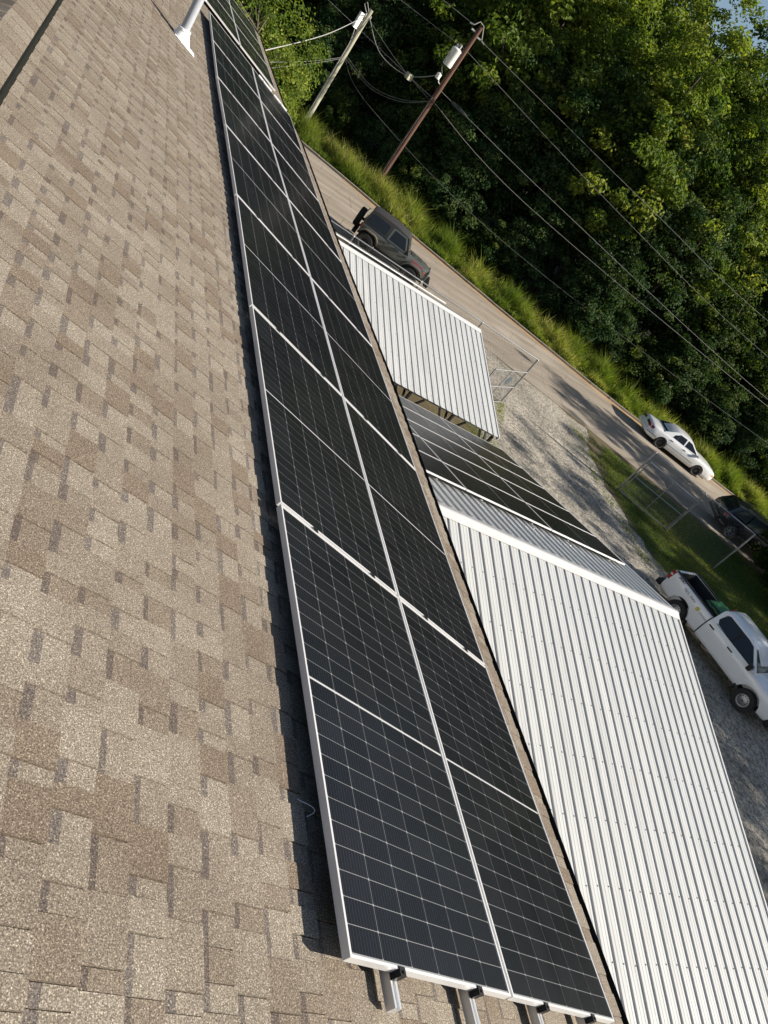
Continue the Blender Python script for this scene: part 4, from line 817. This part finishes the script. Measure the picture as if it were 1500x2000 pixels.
# --- white pickup
def pickup():
    t = tag(empty('pickup_truck', (23.22, 12.92, .006), -1.29), 'white crew-cab pickup with black handles, steel wheels and gear in its open bed', 'pickup truck')
    P2 = ([0, .05, .15, .35, .6, .78, .9, .97, 1.0], [.86, .93, .97, .985, 1.0, .995, .975, .95, .90])
    xs = [-.66, 0, 1.2, 1.5, 2.2, 2.55, 2.72, 2.78]
    B = Body(xs, [.945, .945, .945, .945, .935, .89, .78, .66], [.42, .42, .42, .42, .42, .44, .48, .52], [1.20, 1.19, 1.17, 1.145, 1.11, 1.07, 1.02, .95], .05, P2)
    body = B.shell([-.66, -.3, 0, .4, .8, 1.2, 1.35, 1.5, 1.85, 2.2, 2.4, 2.55, 2.65, 2.72, 2.78]).build('body', MT['white'])
    cut(body, [arch(1.84, .42, .47, s * .58, s * 1.2) for s in (-1, 1)]); smooth(body); body.parent = t
    # open bed, U section
    def ring(x, w, zb, zt):
        o = [(w * k, zb + f * (zt - zb)) for f, k in zip(*P2)]; half = [(0, zb)] + o + [(w * .87, zt + .012), (w * .80, zt - .01), (w * .78, zb + .28), (0, zb + .28)]
        return [(x, a, b) for a, b in half] + [(x, -a, b) for a, b in half[-2:0:-1]]
    rows = [ring(x, w, zb, zt) for x, w, zb, zt in ((-2.62, .90, .50, 1.265), (-2.5, .93, .46, 1.265), (-2.1, .95, .44, 1.26), (-1.4, .95, .43, 1.25), (-.70, .945, .43, 1.24))]; k = len(rows[0])
    q = MB().add([p for r in rows for p in r], [(i * k + j, i * k + (j + 1) % k, (i + 1) * k + (j + 1) % k, (i + 1) * k + j) for i in range(4) for j in range(k)] + [tuple(range(k))[::-1], tuple(4 * k + j for j in range(k))])
    bed = q.build('bed', MT['white']); cut(bed, [arch(-1.61, .42, .47, s * .72, s * 1.2) for s in (-1, 1)]); smooth(bed); bed.parent = t
    link('bed_floor_liner', MB().box((-1.64, 0, .735), (1.86, 1.42, .02)).mesh('bed_floor_liner'), MT['liner'], bed)
    for s in (-1, 1): link('bed_side_liner', MB().box((-1.64, s * .728, .98), (1.86, .012, .5)).mesh('bed_side_liner'), MT['liner'], bed); link('rail_cap', MB().bar((-2.6, s * .80, 1.282), (-.72, s * .79, 1.262), .16, .02).mesh('rail_cap'), MT['black'], bed)
    rnd(MB().box((-2.63, 0, .92), (.09, 1.50, .66)).build('tailgate', MT['white'], t), .02, 2); MB().box((-2.56, 0, .98), (.03, 1.44, .5)).build('tailgate_liner', MT['liner'], t); MB().box((-.73, 0, .98), (.03, 1.44, .5)).build('bed_front_liner', MT['liner'], t)
    rnd(MB().box((-2.74, 0, .56), (.20, 1.74, .20)).build('rear_bumper', MT['black'], t), .03, 2); rnd(MB().box((2.72, 0, .50), (.22, 1.62, .24)).build('front_bumper', MT['black'], t), .05, 2)
    C = Cabin([(1.50, 1.15), (1.46, 1.19), (.80, 1.68), (.55, 1.735), (-.35, 1.75), (-.55, 1.73), (-.64, 1.66), (-.66, 1.15)], 1.15, 1.75, .90, .68)
    cab = C.shell(.025).build('cab', MT['white'], t); rnd(cab, .04, 3)
    C.end((1.46, 1.19), (.80, 1.68), .05, .93, .06).build('windscreen', MT['wind'], t); C.end((-.66, 1.15), (-.64, 1.66), .18, .88, .14).build('rear_window', MT['glass'], t)
    MB().box((-.655, 0, 1.70), (.03, .30, .035)).build('brake_light', MT['red'], t)
    for y in (-.36, -.12, .12, .36): MB().bar((-.45, y, 1.768), (.6, y, 1.757), .05, .012).build('roof_rib', MT['white'], t)
    for s in (-1, 1):
        win = C.side([(1.30, 1.225), (.74, 1.635), (.50, 1.672), (-.38, 1.675), (-.47, 1.62), (-.52, 1.36), (-.40, 1.245), (.1, 1.225)], s).build('side_window', MT['glass'], t)
        link('window_pillar', C.side([(.30, 1.225), (.28, 1.672), (.20, 1.672), (.22, 1.225)], s, .009).mesh('window_pillar'), MT['black'], win)
        link('sill_trim', MB().bar((-.45, s * (C.y(1.225) + .012), 1.222), (1.30, s * (C.y(1.225) + .012), 1.215), .012, .016).mesh('sill_trim'), MT['black'], win)
        for x0, x1, xb in ((-.62, .24, .24), (.255, 1.32, 1.30)):
            d = B.patch([(x0, .54), (xb, .54), (x1, 1.16), (x0, 1.165)], s, .005, 12, 8).build('door', MT['white'], t); smooth(d)
            link('door_handle', MB().box((x0 + .18, s * (B.y(x0 + .2, 1.03) + .02), 1.045), (.22, .03, .04)).mesh('door_handle'), MT['black'], d)
        B.patch([(-.60, .46), (1.32, .46), (1.32, .535), (-.60, .535)], s, .008, 10, 3).build('sill', MT['white'], t)
        MB().box((-.68, s * .92, .84), (.02, .05, .74)).build('cab_gap', MT['seam'], t)
        o = rnd(MB().box((1.22, s * 1.06, 1.235), (.14, .18, .22)).build('mirror', MT['black'], t), .03, 2); link('mirror_arm', MB().box((1.23, s * .95, 1.20), (.06, .14, .06)).mesh('mirror_arm'), MT['black'], o)
        MB().box((-2.60, s * .865, 1.06), (.12, .10, .36)).build('tail_light', MT['red'], t); MB().box((-2.615, s * .87, 1.09), (.10, .10, .07)).build('reverse_light', MT['lens'], t)
        B.patch([(2.45, .86), (2.72, .84), (2.70, 1.0), (2.45, 1.02)], s, .006, 5, 4).build('headlight', MT['lens'], t)
        MB().box((1.34, s * .87, .40), (.06, .18, .26)).build('mud_flap', MT['black'], t); MB().box((-1.10, s * .86, .38), (.05, .18, .24)).build('mud_flap', MT['black'], t)
        for x in (-1.61, 1.84): wheel(t, x, s * .80, .375, .25, .21, 'steel', s)
    MB().box((2.76, 0, .86), (.05, 1.2, .28)).build('grille', MT['black'], t); under(t, -2.4, 2.5, 1.2, .46)
    yb = lambda x, z: -(.95 * interp((z - .44) / (.82), *P2) + .004)
    text_on(t, 'TECL 33431', .115, (-1.66, yb(-1.6, 1.08), 1.075), (1, 0, -.02), (0, .05, 1), 'decal', 'lettering', bold=.001)
    text_on(t, 'SPORT', .10, (-2.22, yb(-2.2, 1.19), 1.185), (1, 0, -.02), (0, .08, 1), 'decal', 'bed_decal', shear=.35, bold=.003)
    o = MB().lathe([(.001, -.003), (.075, -.003), (.075, .003)], 24, 'y', (-1.17, yb(-1.18, 1.04) - .002, 1.04)).build('sun_emblem', MT['yellow'], t)
    text_on(t, 'Carbon', .12, (-.89, yb(-.95, 1.0), .985), (1, 0, -.02), (0, .02, 1), 'grey', 'script_lettering', shear=.4)
    return t
tr = pickup()
ci, si = math.cos(-1.29), math.sin(-1.29)
def ontruck(x, y, z): return (23.22 + x * ci - y * si, 12.92 + x * si + y * ci, z + .006)
tb = tag(empty('tool_box', ontruck(-2.18, -.42, .745), -1.29), 'grey lidded tool box lying in the pickup bed behind the tailgate', 'tool box')
rnd(MB().box((0, 0, .16), (.50, .36, .32)).build('box', MT['box'], tb), .02, 2); rnd(MB().box((0, 0, .36), (.54, .40, .09)).build('lid', MT['box'], tb), .025, 2); MB().box((.12, -.20, .30), (.06, .03, .08)).build('latch', MT['black'], tb)
gb = tag(empty('equipment_case', ontruck(-1.02, .05, .745), -1.29), 'tall case under a green tarp against the pickup cab', 'case')
rnd(MB().box((0, 0, .33), (.56, 1.1, .66)).build('case', MT['liner'], gb), .02, 2); tp = MB(); n1 = 9
tp.add([(-.32 + .64 * i / 8, -.60 + 1.20 * j / 8, .675 + .02 * math.sin(i * 1.7 + j) - (.10 if j in (0, 8) or i == 0 else 0)) for i in range(9) for j in range(9)], [(i * 9 + j, (i + 1) * 9 + j, (i + 1) * 9 + j + 1, i * 9 + j + 1) for i in range(8) for j in range(8)]); tp.build('tarp', MT['green'], gb, smooth=60)

# --- grey off-roader with soft top
def jeep():
    t = tag(empty('off_road_car', (14.25, 32.75, .012), -.37), 'dark grey off-road car with black soft top and spare wheel on its tail', 'car')
    PB_ = ([0, .08, .3, .8, .93, 1.0], [.93, .98, 1.0, .99, .97, .93])
    T = Body([-1.72, -1.66, 0, .72], [.72, .76, .77, .77], [.62, .58, .56, .56], [1.16, 1.17, 1.17, 1.17], .0, PB_); tub = T.shell([-1.72, -1.66, -1.2, -.6, 0, .4, .72]).build('tub', MT['jeep'])
    cut(tub, [arch(-1.21, .46, .50, s * .52, s * 1.1) for s in (-1, 1)]); smooth(tub); tub.parent = t
    Hd = Body([.70, 1.2, 1.7, 1.92], [.70, .66, .60, .56], [.62, .62, .62, .66], [1.17, 1.15, 1.11, 1.05], .05, PB_); hood = Hd.shell([.70, .9, 1.2, 1.5, 1.7, 1.85, 1.92]).build('hood', MT['jeep']); smooth(hood); hood.parent = t
    for y in (-.2, .2): link('hood_vent', MB().bar((1.15, y, 1.212), (1.42, y, 1.195), .035, .008).mesh('hood_vent'), MT['black'], hood)
    for y in (-.36, .36): link('hood_latch', MB().box((1.62, y * 1.5, 1.10), (.08, .03, .05)).mesh('hood_latch'), MT['black'], hood)
    g = rnd(MB().box((1.94, 0, .88), (.08, 1.18, .44)).build('grille', MT['jeep'], t), .03, 2)
    for i in range(7): link('grille_slot', MB().box((1.985, -.27 + i * .09, .90), (.012, .045, .26)).mesh('grille_slot'), MT['black'], g)
    C = Cabin([(.74, 1.16), (.70, 1.18), (.34, 1.76), (.26, 1.79), (-.4, 1.86), (-1.4, 1.84), (-1.62, 1.78), (-1.76, 1.16)], 1.16, 1.86, .76, .62)
    top = C.shell(.02).build('soft_top', MT['softtop'], t); rnd(top, .035, 3)
    fr = C.end((.70, 1.18), (.34, 1.76), -.02, 1.0, -.01, .010).build('windscreen_frame', MT['jeep'], t); link('windscreen', C.end((.70, 1.18), (.34, 1.76), .12, .90, .08, .018).mesh('windscreen'), MT['wind'], fr)
    C.end((-1.76, 1.16), (-1.62, 1.78), .2, .88, .10).build('rear_window', MT['glass'], t)
    for s in (-1, 1):
        C.side([(-1.58, 1.24), (-.62, 1.24), (-.60, 1.66), (-.66, 1.70), (-1.44, 1.70), (-1.54, 1.64)], s).build('side_window', MT['glass'], t)
        d = T.patch([(-.42, .64), (.60, .64), (.62, 1.165), (-.46, 1.165)], s, .006, 8, 6).build('door', MT['jeep'], t)
        link('door_frame', C.side([(-.48, 1.165), (.62, 1.165), (.30, 1.70), (.22, 1.735), (-.40, 1.735), (-.46, 1.70)], s, .006).mesh('door_frame'), MT['jeep'], d)
        link('door_window', C.side([(-.38, 1.22), (.50, 1.22), (.24, 1.66), (.18, 1.685), (-.36, 1.685)], s, .011).mesh('door_window'), MT['glass'], d)
        link('door_handle', MB().box((-.32, s * .80, 1.08), (.15, .03, .035)).mesh('door_handle'), MT['black'], d); link('hinge', MB().box((.62, s * .79, 1.02), (.09, .03, .05)).mesh('hinge'), MT['black'], d)
        MB().box((.55, s * .90, 1.24), (.08, .20, .15)).build('mirror', MT['black'], t)
        for x, a0, a1, k in ((-1.21, .05, 3.09, 1), (1.21, .3, 3.0, 1)):
            q = MB(); n = 12; ang = np.linspace(a0, a1, n); ri, ro = .50, .56
            y0, y1 = s * .58, s * .93
            pr = [(x + min(max(1.05 * ri * math.cos(a) * 1.12, -.52), .52), .46 + min(ri * math.sin(a) * 1.12, .50)) for a in ang]
            V = [(px, yy, pz + dz) for px, pz in pr for yy, dz in ((y0, 0.0), (y1, 0.0), (y1, .05), (y0, .05))]
            q.add(V, [(i * 4 + j, i * 4 + (j + 1) % 4, (i + 1) * 4 + (j + 1) % 4, (i + 1) * 4 + j) for i in range(n - 1) for j in range(4)] + [(0, 1, 2, 3), tuple((n - 1) * 4 + j for j in range(4))]); q.build('fender_flare', MT['flare'] if x < 0 else MT['jeep'], t, smooth=30)
        MB().box((.15, s * .80, .50), (1.75, .08, .09)).build('rock_slider', MT['black'], t); MB().box((1.72, s * .78, .98), (.10, .08, .07)).build('turn_signal', MT['amber'], t); MB().box((-1.74, s * .66, .98), (.06, .14, .18)).build('tail_light', MT['red'], t)
        MB().lathe([(.001, 0), (.085, .01), (.09, -.03)], 18, 'x', (1.985, s * .44, .94)).build('headlight', MT['lens'], t)
        for x in (-1.21, 1.21): wheel(t, x, s * .78, .43, .29, .215, 'offroad', s)
    sw = empty('spare_wheel', (-1.98, .06, 1.06)); sw.parent = t; MB().lathe([(.22, -.11), (.25, -.14), (.38, -.14), (.42, -.10), (.43, -.05), (.43, .05), (.42, .10), (.38, .14), (.25, .14), (.22, .11), (.001, .02)], 36, 'x').build('tyre', MT['tyre'], sw, smooth=40)
    q = MB()
    for k in range(30):
        a = 2 * math.pi * k / 30; q.box((0, .432 * math.cos(a), .432 * math.sin(a)), (.22, .035, .025), Matrix.Rotation(a, 3, 'X'))
    q.build('tread', MT['tyre'], sw); MB().lathe([(.215, -.06), (.15, -.09), (.001, -.10)], 24, 'x').build('rim', MT['rimdark'], sw)
    MB().box((-1.80, .06, 1.06), (.16, .12, .12)).build('wheel_carrier', MT['black'], t); MB().bar((-1.86, .06, 1.40), (-1.80, .06, 1.62), .05, .04).build('brake_light_arm', MT['black'], t)
    rnd(MB().box((-1.86, 0, .58), (.20, 1.5, .16)).build('rear_bumper', MT['black'], t), .02, 2); rnd(MB().box((2.12, 0, .60), (.22, 1.5, .18)).build('front_bumper', MT['black'], t), .03, 2)
    under(t, -1.6, 1.9, .9, .55)
    text_on(t, 'RUBICON', .14, (1.28, -(Hd.y(1.28, 1.07) + .006), 1.03), (1, .12, -.06), (0, .1, 1), 'reddecal', 'lettering', bold=.002)
    MB().box((.92, 0, 1.224), (.20, .55, .004), Matrix.Rotation(.05, 3, 'Y')).build('cowl_decal', MT['softtop'], t)
    return t
jeep()

# --- black sport utility vehicle, tail towards the lot
def suv():
    t = tag(empty('sport_utility_vehicle', (35.75, 23.9, .012), -.44), 'black sport utility vehicle half hidden by leaves beside the grass', 'car')
    B = Body([-2.38, -2.3, -2.0, -1, 1, 1.9, 2.3, 2.4], [.80, .88, .95, .97, .97, .94, .86, .74], [.46, .40, .34, .32, .32, .34, .4, .5], [1.08, 1.10, 1.10, 1.10, 1.06, 1.0, .92, .82], .03)
    b = B.shell([-2.38, -2.3, -2.15, -2, -1.5, -1, 0, 1, 1.5, 1.9, 2.1, 2.3, 2.4]).build('body', MT['blackpaint']); cut(b, [arch(x, .38, .45, s * .6, s * 1.2) for x in (-1.42, 1.42) for s in (-1, 1)]); smooth(b); b.parent = t
    C = Cabin([(1.35, 1.05), (1.25, 1.10), (.45, 1.66), (.2, 1.71), (-1.5, 1.70), (-1.95, 1.62), (-2.27, 1.12), (-2.28, 1.05)], 1.05, 1.72, .88, .66)
    rnd(C.shell(.03).build('cabin', MT['blackpaint'], t), .04, 3); C.end((-2.27, 1.12), (-1.95, 1.62), .08, .90, .10).build('rear_window', MT['glass'], t); C.end((1.25, 1.10), (.45, 1.66)).build('windscreen', MT['wind'], t)
    for s in (-1, 1):
        C.side([(1.0, 1.14), (.42, 1.60), (.0, 1.63), (-.02, 1.14)], s).build('side_window', MT['wind'], t); C.side([(-.1, 1.14), (-.1, 1.63), (-.95, 1.63), (-1.05, 1.14)], s).build('side_window', MT['wind'], t); C.side([(-1.15, 1.16), (-1.05, 1.62), (-1.6, 1.60), (-1.9, 1.2)], s).build('side_window', MT['wind'], t)
        MB().bar((-1.5, s * .60, 1.77), (.2, s * .60, 1.77), .04, .03).build('roof_rail', MT['rim'], t); B.patch([(-2.36, .86), (-2.1, .86), (-2.08, 1.02), (-2.34, 1.02)], s, .008, 4, 4).build('tail_light', MT['red'], t)
        for x0, x1 in ((-1.0, -.05), (-.03, 1.0)): smooth(B.patch([(x0, .42), (x1, .42), (x1, 1.04), (x0, 1.04)], s, .004, 8, 6).build('door', MT['blackpaint'], t))
        for x in (-1.42, 1.42): wheel(t, x, s * .83, .38, .25, .25, 'alloy', s)
    rnd(MB().box((-2.40, 0, .58), (.16, 1.7, .26)).build('rear_bumper', MT['blackpaint'], t), .04, 2); MB().box((-2.485, 0, .63), (.012, 1.3, .03)).build('bumper_trim', MT['rim'], t); MB().box((-2.395, .0, .90), (.02, .32, .15)).build('number_plate', MT['plate'], t); under(t, -2, 2, 1.3, .36)
    MB().box((-2.39, 0, 1.03), (.03, .8, .035)).build('hatch_trim', MT['rim'], t); return t
suv()
